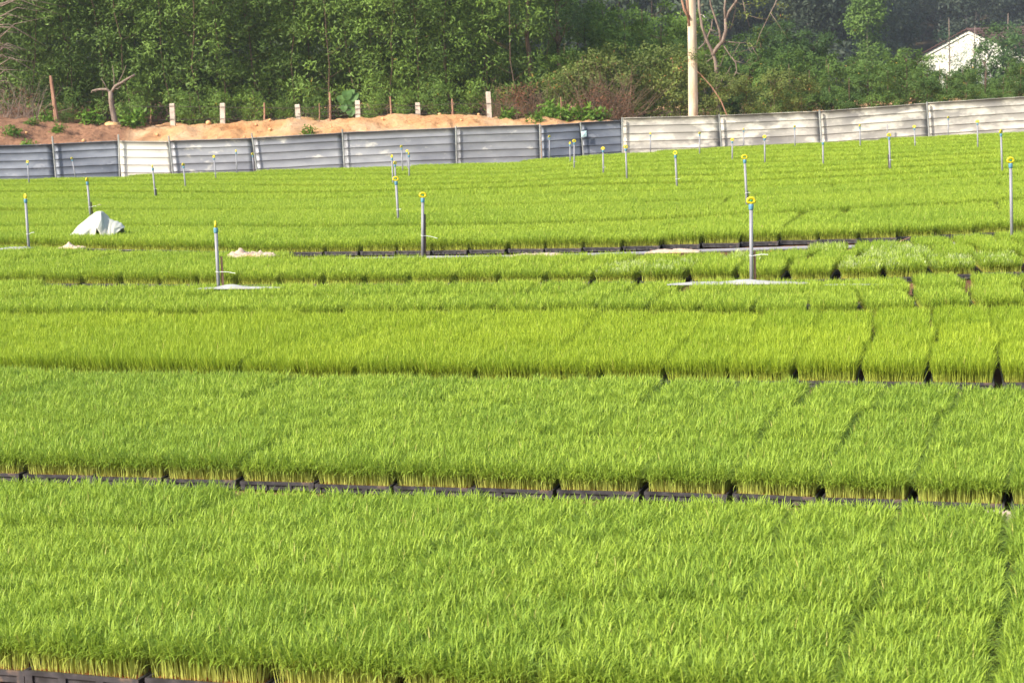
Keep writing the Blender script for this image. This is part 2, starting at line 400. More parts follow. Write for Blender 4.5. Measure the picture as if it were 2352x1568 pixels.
# ------------------------------------------------------------------ scatter as one 'stuff' object
def scatter(name, pts, rot, scl, idx, members, label, cat=None):
    col = bpy.data.collections.new(name + '_kinds')
    for i, me in enumerate(members):
        o = bpy.data.objects.new('%s_kind_%02d' % (name, i), me); col.objects.link(o)
    m = bpy.data.meshes.new(name); pts = np.asarray(pts, dtype=np.float32)
    m.vertices.add(len(pts)); m.vertices.foreach_set('co', pts.ravel())
    a = m.attributes.new('rot', 'FLOAT_VECTOR', 'POINT'); a.data.foreach_set('vector', np.asarray(rot, dtype=np.float32).ravel())
    a = m.attributes.new('scl', 'FLOAT', 'POINT'); a.data.foreach_set('value', np.asarray(scl, dtype=np.float32))
    a = m.attributes.new('idx', 'INT', 'POINT'); a.data.foreach_set('value', np.asarray(idx, dtype=np.int32))
    o = put(name, m); prop(o, label, cat, None, 'stuff')
    ng = bpy.data.node_groups.new(name + '_nodes', 'GeometryNodeTree')
    ng.interface.new_socket('Geometry', in_out='INPUT', socket_type='NodeSocketGeometry')
    ng.interface.new_socket('Geometry', in_out='OUTPUT', socket_type='NodeSocketGeometry')
    gi = ng.nodes.new('NodeGroupInput'); go = ng.nodes.new('NodeGroupOutput')
    ci = ng.nodes.new('GeometryNodeCollectionInfo'); ci.inputs[0].default_value = col
    ci.inputs['Separate Children'].default_value = True; ci.inputs['Reset Children'].default_value = True
    ip = ng.nodes.new('GeometryNodeInstanceOnPoints'); ip.inputs['Pick Instance'].default_value = True
    def na(nm, dt):
        n = ng.nodes.new('GeometryNodeInputNamedAttribute'); n.data_type = dt; n.inputs[0].default_value = nm
        return next(s for s in n.outputs if s.enabled and s.name == 'Attribute')
    e2r = ng.nodes.new('FunctionNodeEulerToRotation')
    ng.links.new(na('rot', 'FLOAT_VECTOR'), e2r.inputs[0]); ng.links.new(e2r.outputs[0], ip.inputs['Rotation'])
    ng.links.new(na('scl', 'FLOAT'), ip.inputs['Scale']); ng.links.new(na('idx', 'INT'), ip.inputs['Instance Index'])
    ng.links.new(gi.outputs[0], ip.inputs['Points']); ng.links.new(ci.outputs[0], ip.inputs['Instance'])
    ng.links.new(ip.outputs[0], go.inputs[0])
    md = o.modifiers.new('scatter', 'NODES'); md.node_group = ng
    return o

# ------------------------------------------------------------------ beds of trays
FR = [  # image polylines of the front edge of each bed, nearest first
    [(-300, 1550), (60, 1573), (355, 1594), (784, 1618), (1176, 1642), (2600, 1738)],
    [(-200, 1098), (40, 1110), (565, 1127), (925, 1140), (1308, 1149), (1715, 1160), (1928, 1168), (2350, 1185), (2600, 1192)],
    [(-200, 880), (0, 882), (545, 889), (940, 891), (1370, 893), (1822, 895), (2350, 896), (2600, 896)],
    [(-200, 748), (0, 748), (400, 749), (815, 745), (1200, 742), (1490, 742), (1607, 746), (1725, 749), (1848, 747), (1972, 743), (2100, 737), (2230, 732), (2600, 722)],
    [(-200, 664), (0, 661), (440, 665), (870, 664), (1300, 660), (1700, 657), (1830, 654), (2033, 652), (2250, 640), (2600, 622)],
    [(-200, 574), (0, 575), (300, 583), (630, 590), (972, 586), (1150, 583), (1300, 581), (1500, 575), (1700, 568), (1830, 562), (1930, 560), (2060, 556), (2350, 541), (2600, 530)],
    [(-200, 545), (0, 543), (300, 541), (700, 545), (1000, 541), (1240, 538), (1500, 528), (1602, 522), (1762, 515), (1993, 502), (2149, 494), (2352, 480), (2600, 466)],
    [(-200, 498), (0, 499), (163, 501), (784, 504), (1118, 493), (1569, 485), (1902, 463), (2352, 440), (2600, 428)],
    [(-200, 470), (0, 470), (260, 473), (443, 478), (634, 477), (840, 473), (1134, 465), (1451, 460), (1569, 458), (2070, 436), (2350, 420), (2600, 408)],
]
RAISE = [.0, .027, .0, .030, .035, .055, .01, .005, .005]
PX = np.arange(-2200, 3601, 20.0)
fronts = []
for k, pl in enumerate(FR):
    a = np.array(pl, float); y = np.interp(PX, a[:, 0], a[:, 1])
    ext = PX < a[0, 0]; y[ext] = a[0, 1] + (PX[ext] - a[0, 0]) * (a[1, 1] - a[0, 1]) / (a[1, 0] - a[0, 0])
    ext = PX > a[-1, 0]; y[ext] = a[-1, 1] + (PX[ext] - a[-1, 0]) * (a[-1, 1] - a[-2, 1]) / (a[-1, 0] - a[-2, 0])
    ker = np.ones(3) / 3; ys_ = np.convolve(np.pad(y, 1, mode='edge'), ker, 'valid')
    fronts.append(on_ground(PX, ys_, RAISE[k]))
# beyond the ninth line the beds go on at about 1.6 m to the fence
def extend(P, step):
    d = np.gradient(P[:, :2], axis=0); d /= np.linalg.norm(d, axis=1)[:, None]
    mean = d[len(d) // 2 - 20:len(d) // 2 + 20].mean(0); mean /= np.linalg.norm(mean)
    nrm = np.array([-mean[1], mean[0]])
    Q = P.copy(); Q[:, :2] += nrm * step; Q[:, :2] += np.stack([Q[:, 0] * 0, .10 * np.sin(Q[:, 0] * .35 + step * 7 + P[80, 1])], 1) * .6
    Q[:, 2] = zbase(Q[:, 0], Q[:, 1])
    return Q
steps = [1.52, 1.75, 1.5, 1.8, 1.55, 1.72, 1.5, 1.7, 1.6, 1.6, 1.6, 1.6]
for s_ in steps:
    fronts.append(extend(fronts[-1], s_)); RAISE.append(.012)
YEND = 33.1
def fence_y(X): return 34.0 + 0 * X

def project(P):
    d = np.asarray(P, float) - CAM; z = d @ fw
    return CX + F * (d @ rv) / z, CY - F * (d @ uv) / z, z
PITCH_X = [.300, .281, .283, .288, .296, .281, .283, .283, .283] + [.283] * 20
ANCH = [68, 208, 1088, 1607, 2033, 2062, 2149, 1902, 1569] + [None] * 20
BEDSTY = ['A', 'A', 'B', 'C', 'C', 'C', 'C', 'C'] + ['D'] * 30
trays = []   # dict(bed,row,col,pos,rot,style)
nb = len(fronts)
bedrng = random.Random(3)
for k in range(nb - 1):
    P = fronts[k]; Q = fronts[k + 1]
    seg = np.linalg.norm(np.diff(P[:, :2], axis=0), axis=1); S = np.concatenate([[0], np.cumsum(seg)])
    dmean = P[len(P) // 2 + 15, :2] - P[len(P) // 2 - 15, :2]; dmean /= np.linalg.norm(dmean); nm = np.array([-dmean[1], dmean[0]])
    pit = PITCH_X[k]; s0 = np.interp(ANCH[k], PX, S) if ANCH[k] is not None else bedrng.uniform(0, .3)
    smin, smax = S[0], S[-1]
    i0 = int(math.ceil((smin - s0) / pit)); i1 = int((smax - s0) / pit)
    u_of = lambda s, A: np.array([np.interp(s, S, A[:, j]) for j in range(3)])
    kk = 0
    for i in range(i0, i1):
        sa = s0 + i * pit; sb = sa + TW + .004; pa = u_of(sa, P); pb = u_of(sb, P)
        dir_ = pb[:2] - pa[:2]; dir_ /= np.linalg.norm(dir_)
        n_ = np.array([-dir_[1], dir_[0]]) * .35 + nm * .65; n_ /= np.linalg.norm(n_)
        mid = (pa[:2] + pb[:2]) / 2
        # distance to the next front along n_
        rel = Q[:, :2] - mid; along = rel @ n_; across = rel @ np.array([n_[1], -n_[0]])
        D = float(np.interp(0, across, along)) if across[0] < across[-1] else float(np.interp(0, across[::-1], along[::-1]))
        px0 = project(np.array([mid[0], mid[1], 0]) + np.append(n_, 0) * 1.3)[0]
        gap = [.10, .05, .09, .16, .44 if 640 < px0 < 2080 else .08, .08, .06, .06][k] if k < 8 else .03
        dp = .572
        nr = int((D - gap) / dp + .10); nr = max(1, min(nr, 4))
        if k < 3: nr = min(nr, 3)
        if gap < .4 and k < 8: nr = min(int((D - gap) / dp + .42), 3 if k < 3 else 4)
        if gap < .4: dp = min(.60 if k < 3 else .68, max(.46, (D - gap) / nr))
        if k >= 8: fg = [.16, .05, .22][k % 3]; nr = max(1, int((D - fg) / .572 + .3)); dp = max(.52, (D - fg) / nr)
        yaw = math.atan2(-n_[0], n_[1])
        for j in range(nr):
            jx = bedrng.uniform(-.008, .008) + (.0 if j == 0 else .02 * math.sin(k * 3 + j * 2)) + (0.07 * (j % 2) if k in (3, 4) else 0)
            c = mid + n_ * (TD / 2 + j * dp + bedrng.uniform(-.006, .010)) + dir_ * jx
            if c[1] > YEND - .2: continue
            qx = project(np.array([c[0], c[1], 0]))[0]
            if qx < -1100 or qx > 3350: continue
            # lie of the ground under front and back edge
            def gz(q, dist): return float(zbase(q[0], q[1])) + (RAISE[k] + .01) * max(0, 1 - dist / max(D - .03, .3)) - .01
            zf_ = gz(c - n_ * TD / 2, j * dp); zb_ = gz(c + n_ * TD / 2, j * dp + TD)
            tilt = math.atan2(zb_ - zf_, TD); zc = (zf_ + zb_) / 2 + .003
            cross = bedrng.uniform(-.012, .012)
            st = BEDSTY[k]
            trays.append(dict(bed=k, row=j, col=i, long=min(1.0, dp / .570), wide=pit / .283 if k == 0 else 1.0, pos=(c[0], c[1], zc), rot=(tilt, cross, yaw + bedrng.uniform(-.015, .015)), st=st))
    # end of bed
PATCH = [(1470, 625, 95, 24), (1560, 640, 60, 14), (1870, 575, 60, 14), (2080, 600, 110, 34), (2300, 600, 60, 28), (2060, 640, 60, 14), (1680, 585, 60, 10)]
for tr in trays:
    x, y, z = project(np.array(tr['pos']) + [0, 0, .09]); tr['px'] = (x, y); tr['z'] = z
    if tr['bed'] in (3, 4): tr['wide'] = .895 if x > 1800 else (.93 if x > 1350 else .965)
    elif tr['bed'] in (0, 1, 2) and x > 1800: tr['wide'] *= .955
    tr['wide'] *= bedrng.uniform(.985, 1.01)
    tr['vis'] = -120 < x < 2470 and -50 < y < 1750
    if tr['bed'] in (4,):
        for (a, b, c, d) in PATCH:
            if ((x - a) / c) ** 2 + ((y - b) / d) ** 2 < 1.1: tr['st'] = 'P'
vis = sorted([t_ for t_ in trays if t_['vis']], key=lambda q: q['z'])
single = vis[:300]; sid = {id(t_) for t_ in single}
ORD = 'zeroth first second third fourth fifth sixth seventh eighth ninth tenth eleventh twelfth thirteenth fourteenth fifteenth sixteenth seventeenth eighteenth nineteenth twentieth'.split()
TENS = {2: 'twenty', 3: 'thirty', 4: 'forty'}
def ordinal(n):
    if n <= 20: return ORD[n]
    if n == 30: return 'thirtieth'
    if n == 40: return 'fortieth'
    return TENS[n // 10] + '-' + ORD[n % 10]
BEDNAME = ['nearest bed', 'second bed', 'yellowish third bed', 'fourth bed', 'bed before the grey pipe', 'bed behind the grey pipe', 'second bed past the pipe', 'third bed past the pipe', 'fourth bed past the pipe']
LOOK = ['deep green', 'deep green', 'yellow-green', 'light green', 'light green', 'bright green', 'bright green', 'bright green', 'bright green']
cnt = {}
for tr in sorted(single, key=lambda q: (q['bed'], q['row'], q['px'][0])):
    k = tr['bed']; e = empty('seedling_tray', tr['pos']); e.rotation_euler = tr['rot']; e.scale = (tr['wide'], tr['long'], 1)
    if tr['row'] == 0 and 0 < tr['px'][0] < 2352:
        cnt[k] = cnt.get(k, 0) + 1
        lab = '%s seedling tray, %s from left, front row of %s' % (LOOK[k], ordinal(cnt[k]), BEDNAME[k])
        grp = 'trays along the front of the ' + BEDNAME[k]
    elif tr['st'] == 'P':
        lab = 'tray of rice seedlings with bleached whitish tips, behind the front row near the pipe'
        grp = 'trays with bleached tips'
    else:
        where = ['front row', 'second row', 'third row', 'fourth row'][tr['row']]
        lab = '%s seedling tray lost among neighbours, %s of %s' % (LOOK[k], where, BEDNAME[k])
        if tr['row'] == 0: lab = '%s seedling tray cut by the frame, front row of %s' % (LOOK[k], BEDNAME[k])
        grp = 'trays in the %s of the %s' % (where, BEDNAME[k])
    prop(e, ' '.join(lab.split()), 'seedling tray', grp)
    put('tray_shell', SHELL, e); put('soil', SOIL, e)
    s = put('seedlings', random.choice(STY[tr['st']]), e); s['kind'] = 'stuff'
    if random.random() < .5: s.rotation_euler = (0, 0, math.pi)
    hs_ = random.uniform(.93, 1.06); s.scale = (1, 1, hs_)
# the rest of the trays: one object
def joined(me):
    nv = len(me.vertices); V = np.empty(nv * 3, np.float32); me.vertices.foreach_get('co', V); V = V.reshape(-1, 3)
    Fq = np.empty(len(me.polygons) * 4, np.int32); me.loops.foreach_get('vertex_index', Fq); Fq = Fq.reshape(-1, 4)
    A = {}
    for an in ('t', 'v', 'h'):
        q = np.empty(nv, np.float32); me.attributes[an].data.foreach_get('value', q); A[an] = q
    sv = np.empty(len(SHELL.vertices) * 3, np.float32); SHELL.vertices.foreach_get('co', sv); sv = sv.reshape(-1, 3)
    sf = np.empty(len(SHELL.polygons) * 4, np.int32); SHELL.loops.foreach_get('vertex_index', sf); sf = sf.reshape(-1, 4)
    VV = np.concatenate([V, sv, SOILV]); FF = np.concatenate([Fq, sf + nv, SF + nv + len(sv)])
    mi = np.concatenate([np.zeros(len(Fq)), np.ones(len(sf)), np.full(len(SF), 2)])
    for an in A: A[an] = np.concatenate([A[an], np.zeros(len(sv) + len(SOILV))])
    return mesh_np(me.name + '_tray', VV, FF, [me.materials[0], M['tray'], M['tray_soil']], A, midx=mi)
keys = list('ABCPD'); members = []; start = {}
for q in keys:
    start[q] = len(members); members += [joined(me) for me in STY[q]]
rest = [t_ for t_ in trays if id(t_) not in sid]
scatter('rice_trays', [t_['pos'] for t_ in rest],
        [(t_['rot'][0], t_['rot'][1], t_['rot'][2] + (math.pi if random.random() < 0 else 0)) for t_ in rest], [random.uniform(.98, 1.0) for _ in rest],
        [start[t_['st']] + random.randrange(len(STY[t_['st']])) for t_ in rest], members,
        'bright green mass of rice seedling trays filling the far half of the field')

# ------------------------------------------------------------------ field ground (raised a little under each bed's front)
rows = []
pre = fronts[0].copy()
for off, zz in ((-4.0, -.0), (-.5, .0), (-.05, .0)):
    q = fronts[0].copy(); q[:, 1] += off; q[:, 2] = zbase(q[:, 0], q[:, 1]) - .004; rows.append(q)
for k in range(nb - 1):
    A_, B_ = fronts[k], fronts[k + 1]; D = np.linalg.norm(B_[:, :2] - A_[:, :2], axis=1)
    for f in (0.0, .02, .25, .5, .75, .96, .985):
        q = A_ * (1 - f) + B_ * f
        if f == 0.0: q[:, :2] -= (B_ - A_)[:, :2] / D[:, None] * .012
        up = (RAISE[k] + .01) * np.clip(1 - f * D / (D - .03), 0, 1) - .01
        q[:, 2] = zbase(q[:, 0], q[:, 1]) + up - .004; rows.append(q)
G = np.stack(rows); nr_, nc_ = G.shape[:2]
for i in range(nr_):
    for j in range(0, nc_):
        p = G[i, j]; G[i, j, 2] += 0.004 * (mnoise.noise(Vector((p[0] * 6, p[1] * 6, 0))) - .5)
# stretch the outermost columns far out to the sides
Lc = G[:, :1].copy(); Lc[:, :, 0] -= 60; Rc = G[:, -1:].copy(); Rc[:, :, 0] += 60
G = np.concatenate([Lc, G, Rc], 1); nc_ += 2
idx = np.arange(nr_ * nc_).reshape(nr_, nc_)
GF = np.stack([idx[:-1, :-1], idx[:-1, 1:], idx[1:, 1:], idx[1:, :-1]], -1).reshape(-1, 4)
keep = G.reshape(-1, 3)[GF[:, 0], 1] < 36
o = put('ground', mesh_np('ground', G.reshape(-1, 3), GF[keep], M['ground'])); prop(o, kind='structure')

# ------------------------------------------------------------------ bank, rear terrain, hill
CREST = [(-200, 262), (0, 268), (60, 273), (130, 288), (200, 288), (245, 286), (330, 296), (348, 288), (400, 286), (470, 284), (530, 286), (600, 279), (640, 273), (665, 268), (700, 275), (730, 277), (800, 271), (900, 269), (1000, 265), (1080, 264), (1120, 266), (1180, 275), (1240, 268), (1300, 276), (1400, 280), (1440, 290), (2352, 262), (2600, 250)]
ca = np.array(CREST, float); CP = at_depth(ca[:, 0], ca[:, 1], np.full(len(ca), 38.0))
def crest_z(X): return interp(X, CP[:, 0], CP[:, 2])
YF = np.concatenate([np.linspace(34.3, 40.5, 52), np.array([41.5, 43, 45, 48, 52, 58])])
XF = np.concatenate([[-75, -30], np.linspace(-14, 3.2, 330), np.linspace(3.4, 14, 50), [30, 75]])
def bank_z(X, Y):
    zc = crest_z(X); z0 = zbase(X, np.full_like(X, 33.0)) - .02
    t = np.clip((Y - 34.7) / 3.3, 0, 1); s = t ** .75
    back = interp(Y, [38, 39.3, 42, 60], [0, .14, .16, .1])
    return z0 * (1 - s) + zc * s - back
BX, BY = np.meshgrid(XF, YF); BZ = bank_z(BX, BY)
for i in range(BX.shape[0]):
    for j in range(BX.shape[1]):
        if 34.8 < BY[i, j] < 41 and abs(BX[i, j]) < 20:
            v = Vector((BX[i, j] * 1.3, BY[i, j] * 1.3, 3)); a = min(1, (BY[i, j] - 34.8) / .8)
            BZ[i, j] += a * (.10 * mnoise.fractal(v, .8, 2.1, 6) + .045 * max(0, mnoise.noise(v * 5.5)))
idx = np.arange(BX.size).reshape(BX.shape)
bf = np.stack([idx[:-1, :-1], idx[:-1, 1:], idx[1:, 1:], idx[1:, :-1]], -1).reshape(-1, 4)
o = put('soil_bank_terrain', mesh_np('soil_bank_terrain', np.stack([BX, BY, BZ], -1).reshape(-1, 3), bf, M['bank'], smooth=True)); prop(o, kind='structure')
def rear_z(X, Y):
    b = bank_z(np.asarray(X, float), np.full_like(np.asarray(X, float), 57.5)) - .05
    h = -3.0 + 46 * np.clip((Y - 154) / 140.0, 0, 1.3) ** 1.1
    t = np.clip((Y - 57) / 30, 0, 1)
    return b * (1 - t) + h * t
ry = np.concatenate([np.linspace(57.5, 120, 22), np.linspace(125, 300, 24)]); rx = np.linspace(-130, 130, 70)
RX, RY = np.meshgrid(rx, ry); RZ = rear_z(RX, RY) + .8 * np.sin(RX * .07 + 1) * np.clip((RY - 160) / 60, 0, 1)
idx = np.arange(RX.size).reshape(RX.shape)
rf = np.stack([idx[:-1, :-1], idx[:-1, 1:], idx[1:, 1:], idx[1:, :-1]], -1).reshape(-1, 4)
o = put('hillside', mesh_np('hillside', np.stack([RX, RY, RZ], -1).reshape(-1, 3), rf, M['rear'], smooth=True)); prop(o, kind='structure')

# ------------------------------------------------------------------ metal sheet fence
fence = empty('sheet_metal_fence', tuple(at_depth(1176, 370, 34.0))); fl = np.array(fence.location)
prop(fence, 'long low fence of ribbed metal sheets, blue-grey, grey and cream, along the field edge', 'fence')
FP = [(120, 313, 128, 403, .5), (272, 309, 275, 398, .5), (387, 312, 397, 393, .5), (578, 306, 590, 387, .45), (786, 297, 791, 380, .45), (1047, 290, 1049, 368, .5),
      (1240, 285, 1242, 362, .45), (1333, 281, 1340, 354, .4), (1429, 270, 1430, 345, .5), (1652, 263, 1657, 335, .5), (1882, 253, 1887, 325, .55), (2129, 234, 2134, 308, .5), (-110, 320, -105, 410, .5), (-460, 335, -452, 424, .5), (2760, 190, 2763, 272, .5), (2410, 216, 2413, 296, .5)]
for (xt, yt, xb, yb, wpx) in FP:
    a = at_depth(xt, yt, 33.93); b = at_depth(xb, yb, 33.93); dn = (b - a); b2 = b + dn / np.linalg.norm(dn) * .32
    mb = MB().tube([b2 - fl, a - fl], .016 * (wpx / .5), 8); mb.obj('fence_post', M['galvanised'], fence, False)
PANELS = [(-460, 349, -112, 337, 'sheet_blue'), (-900, 362, -460, 349, 'sheet_gray_dark'), (2412, 218, 2760, 196, 'sheet_cream'), (2760, 196, 3150, 172, 'sheet_cream'), (-112, 337, 122, 331, 'sheet_blue'), (122, 330, 273, 323, 'sheet_blue'), (273, 324, 389, 325, 'sheet_white'), (389, 323, 580, 317, 'sheet_gray'), (580, 316, 787, 305, 'sheet_gray'),
          (787, 304, 1048, 293, 'sheet_gray'), (1048, 292, 1240, 286, 'sheet_gray_dark'), (1242, 288, 1335, 282, 'sheet_blue'), (1335, 281, 1429, 276, 'sheet_blue'),
          (1430, 271, 1653, 265, 'sheet_cream'), (1653, 265, 1884, 255, 'sheet_cream'), (1884, 255, 2131, 237, 'sheet_cream'), (2131, 236, 2412, 218, 'sheet_cream')]
for n_, (xa, ya, xb, yb, mt) in enumerate(PANELS):
    A_ = at_depth(xa, ya, 34.0); B_ = at_depth(xb, yb, 34.0)
    prof = []; z = 0.0
    prof += [(0, -.008), (0, .018), (.012, .018), (.016, 0)]
    z = .016
    for r_ in range(6):
        prof += [(z + .125, 0), (z + .129, .009), (z + .138, .009), (z + .141, 0), (z + .146, 0)]; z += .146
    prof.append((z + .06, 0))
    nxp = 15; V = []
    for i in range(nxp):
        f = i / (nxp - 1); P = A_ * (1 - f) + B_ * f
        wob = .003 * math.sin(f * 9 + n_) + .008 * mnoise.noise(Vector((f * 3, n_, 0)))
        for (dz, dy) in prof:
            V.append((P[0] - fl[0], P[1] - dy + wob * (1 + dz) - fl[1], P[2] - dz + .004 * mnoise.noise(Vector((f * 5, n_ * 2, dz))) - fl[2]))
    m_ = len(prof); Fq = [(i * m_ + j, i * m_ + j + 1, (i + 1) * m_ + j + 1, (i + 1) * m_ + j) for i in range(nxp - 1) for j in range(m_ - 1)]
    me = mesh_np('metal_panel', V, Fq, M[mt]); p = put('metal_panel', me, fence)
    so_ = p.modifiers.new('thick', 'SOLIDIFY'); so_.thickness = .003
    if mt == 'sheet_white': p['label'] = 'cream painted sheet, peeling'
pp = at_depth(1341, 308, 33.90)
sb = MB(); sb.add([(-.05, 0, -.06), (.05, -.012, -.05), (.055, -.004, .06), (-.045, -.015, .055), (0, -.03, 0)], [(0, 1, 4), (1, 2, 4), (2, 3, 4), (3, 0, 4)])
o = sb.obj('plastic_scrap', M['paper']); o.location = pp; prop(o, 'small pale blue scrap of printed plastic stuck on the dark blue fence sheet', 'scrap')

# ------------------------------------------------------------------ sprinklers
GN_ = [(1725, 458, 1726, 645, .12, 1), (495, 513, 502, 657, .12, 0), (971, 446, 971, 588, .06, 1), (2321, 366, 2324, 541, .11, 1), (58, 449, 66, 567, .11, .4), (200, 411, 208, 500, .09, .4),
       (909, 409, 915, 505, .10, 1), (1710, 359, 1716, 475, .10, 1), (350, 381, 357, 452, .1, 0), (421, 377, 426, 430, .1, .7), (491, 359, 496, 412, .1, .8), (907, 373, 909, 424, .1, .9),
       (900, 358, 903, 424, .1, .3), (922, 336, 925, 394, .1, .8), (935, 346, 937, 390, .1, .8), (939, 352, 940, 407, .1, .3), (63, 371, 67, 423, .1, .9), (165, 363, 174, 410, .1, .6), (236, 361, 240, 402, .1, .6),
       (300, 356, 303, 397, .1, .4), (542, 346, 544, 400, .1, .3), (580, 353, 583, 394, .1, .9), (608, 346, 608, 388, .1, .5), (1262, 313, 1262, 367, .1, .8), (1309, 328, 1310, 373, .1, .3),
       (1319, 323, 1319, 389, .1, 1), (1385, 340, 1386, 398, .1, .9), (1437, 336, 1440, 412, .1, 1), (1551, 350, 1555, 432, .1, .7), (1440, 308, 1444, 345, .1, .5), (1494, 306, 1494, 348, .1, .3),
       (1607, 305, 1607, 355, .1, .8), (1682, 320, 1682, 366, .1, .9), (1708, 296, 1708, 336, .1, .5), (1756, 313, 1757, 374, .1, .9), (1825, 290, 1826, 337, .1, .8), (1890, 322, 1891, 380, .1, 0), (1975, 288, 1976, 338, .1, .7),
       (2042, 309, 2045, 389, .1, 1), (2038, 279, 2038, 317, .1, .2), (2100, 290, 2102, 338, .1, .8), (2178, 269, 2178, 313, .1, .8), (2245, 278, 2246, 341, .1, .9), (2299, 301, 2302, 395, .1, .8)]
SLAB = ['rising from the pale sheet, closest to the camera', 'on the left beside a brown stake and a flat pale sheet', 'in the bare strip with the grey pipe, dark stake behind it',
        'tallest at the far right, between bright trays', 'at the far left above a flat white sheet', 'directly behind the draped white tarp',
        'just left of centre, lower and nearest of the cluster there', 'behind and a little left of the closest sprinkler', 'in front of the cream sheet, leaning left, head edge-on', 'in front of the grey fence, first right of the cream sheet area',
        'in front of the grey fence with a loose white tie, left half', 'just left of centre, second nearest of the cluster there', 'just left of centre, leftmost thin one of the cluster',
        'just left of centre, tallest against the grey fence in the cluster', 'just left of centre, between two others against the fence', 'just left of centre, rightmost of the cluster',
        'before the dark blue fence at the far left', 'before the dark blue fence, just right of its first post', 'before the dark blue fence, left of the cream sheet', 'thin, right before the cream fence sheet',
        'thin, just left of the leaning fence post on the left', 'touching the line of the leaning fence post on the left', 'just right of the leaning fence post on the left', 'at the left end of the short blue fence section',
        'thin, left neighbour of a bolder one before the short blue fence', 'bold, before the short blue fence section', 'at the right end of the short blue fence section', 'with a wide head under the step where the cream fence starts',
        'standing alone left of the eucalyptus trunk, deep in the field', 'thin dark one before the start of the cream fence', 'hair-thin one before the cream fence, left of the eucalyptus', 'just right under the eucalyptus trunk, before the fence',
        'right of the eucalyptus, low before the second cream sheet', 'hair-thin one behind the second nearest right-hand sprinkler', 'mid-size one before the second cream sheet', 'thin one before the cream fence, left of its middle post',
        'without a yellow head visible, below the middle post of the cream fence', 'brownish at its foot, before the third cream sheet', 'bold one with a dark stake and white tie on the right', 'hair-thin headless one behind the bold tied one on the right',
        'with a loose tie before the third cream sheet', 'thin one right of the last fence post', 'well apart near the right end, before the last sheet', 'tall one at the far right, behind the tallest']
def sprinkler(i, xt, yt, xb, yb, cover, face):
    B_ = on_ground(xb, yb, cover); Yb = float(B_[1]); Tp = at_depth(xt, yt, Yb)
    zg = float(zbase(B_[0], B_[1])); top = np.array(Tp); bot = np.array(B_); d = (top - bot); d /= np.linalg.norm(d)
    bot = bot - d * ((bot[2] - zg) / d[2] + .01)
    e = empty('sprinkler', tuple(bot)); H = np.linalg.norm(top - bot); r = .0108
    q = Vector(d).to_track_quat('Z', 'Y').to_euler(); e.rotation_euler = q
    MB().tube([(0, 0, 0), (0, 0, H - .055)], r, 12).obj('riser_pipe', M['pvc'], e, True)
    if i != 39:
        MB().tube([(0, 0, H - .060), (0, 0, H - .057), (0, 0, H - .030), (0, 0, H - .027)], [.0125, .0140, .0140, .0125], 12).obj('coupling', M['blue_plastic'], e, True)
    if i not in (36, 39):
        # D-shaped spinner frame, its plane facing more or less the camera
        hb = MB(); R_ = .0205; pts = []
        for a in range(21):
            t = 2 * math.pi * a / 20
            x = R_ * math.cos(t) * (1.08 if math.sin(t) < 0 else 1.0); z = .62 * R_ * math.sin(t) + (.002 if math.sin(t) > 0 else 0)
            pts.append((x, 0, z * (1.15 if z > 0 else .9)))
        hb.tube(pts, .0082, 6, False)
        f = hb.obj('spinner_frame', M['yellow_plastic'], e, True); f.location = (0, 0, H - .008)
        f.rotation_euler = (0, 0, math.acos(max(-1, min(1, face))) * (1 if i % 2 else -1) + .12 - q.z)
        nb_ = MB().tube([(0, 0, -.010), (0, 0, -.004), (0, 0, -.003), (0, 0, .004)], [.004, .004, .010, .008], 8)
        w_ = nb_.obj('nozzle', M['green_plastic'], e, True); w_.location = (0, 0, H - .008)
        MB().tube([(0, 0, -.018), (0, 0, -.010)], [.009, .006], 8).obj('spinner_stem', M['yellow_plastic'], e, True).location = (0, 0, H - .012)
    if i in (0, 1, 2, 4, 5, 6, 8, 10, 25, 26, 28, 38, 40, 7):
        hz = H * (.42 if i != 0 else .46); b = MB()
        ring = [((r + .0015) * math.cos(a), (r + .0015) * math.sin(a), hz + .002 * math.sin(a)) for a in np.linspace(0, 2 * math.pi, 13)]
        b.tube(ring, .0018, 5, False)
        L_ = {0: .085, 1: .10, 2: .095, 4: .045, 5: .06, 8: .02}.get(i, .02)
        iq = q.to_matrix().inverted()
        dz = {0: .004, 1: -.012, 2: -.022, 4: .012, 5: .010}.get(i, .0)
        v = iq @ Vector((L_, -.01, dz)); st = Vector((0, 0, hz)) + (iq @ Vector((r, -.003, 0)))
        b.tube([tuple(st), tuple(st + v * .5 + Vector((0, 0, .004))), tuple(st + v)], .0018, 5)
        b.obj('cable_tie', M['tie'], e)
    prop(e, 'yellow-headed sprinkler ' + SLAB[i] if i not in (36, 39) else 'grey pipe sprinkler ' + SLAB[i], 'sprinkler', 'sprinklers standing among the trays')
    return bot, H, d
STK = {0: (.020, .50, 'bark_stick', 'thin brown stake hidden behind the sprinkler closest to the camera'), 1: (.024, .60, 'bark_stick', 'light brown wooden stake beside the sprinkler on the left'), 2: (.014, .72, 'bark_brown', 'dark wooden stake tied behind the sprinkler in the pipe strip'),
       5: (.017, .52, 'bark_brown', 'dark stake behind the sprinkler at the draped tarp'), 8: (.012, .45, 'wire', 'short dark stake behind the leaning sprinkler before the cream sheet'),
       7: (.012, .45, 'wire', 'dark stake behind the sprinkler back left of the closest one'), 38: (-.016, .55, 'wire', 'dark stake left of the bold tied sprinkler on the right')}
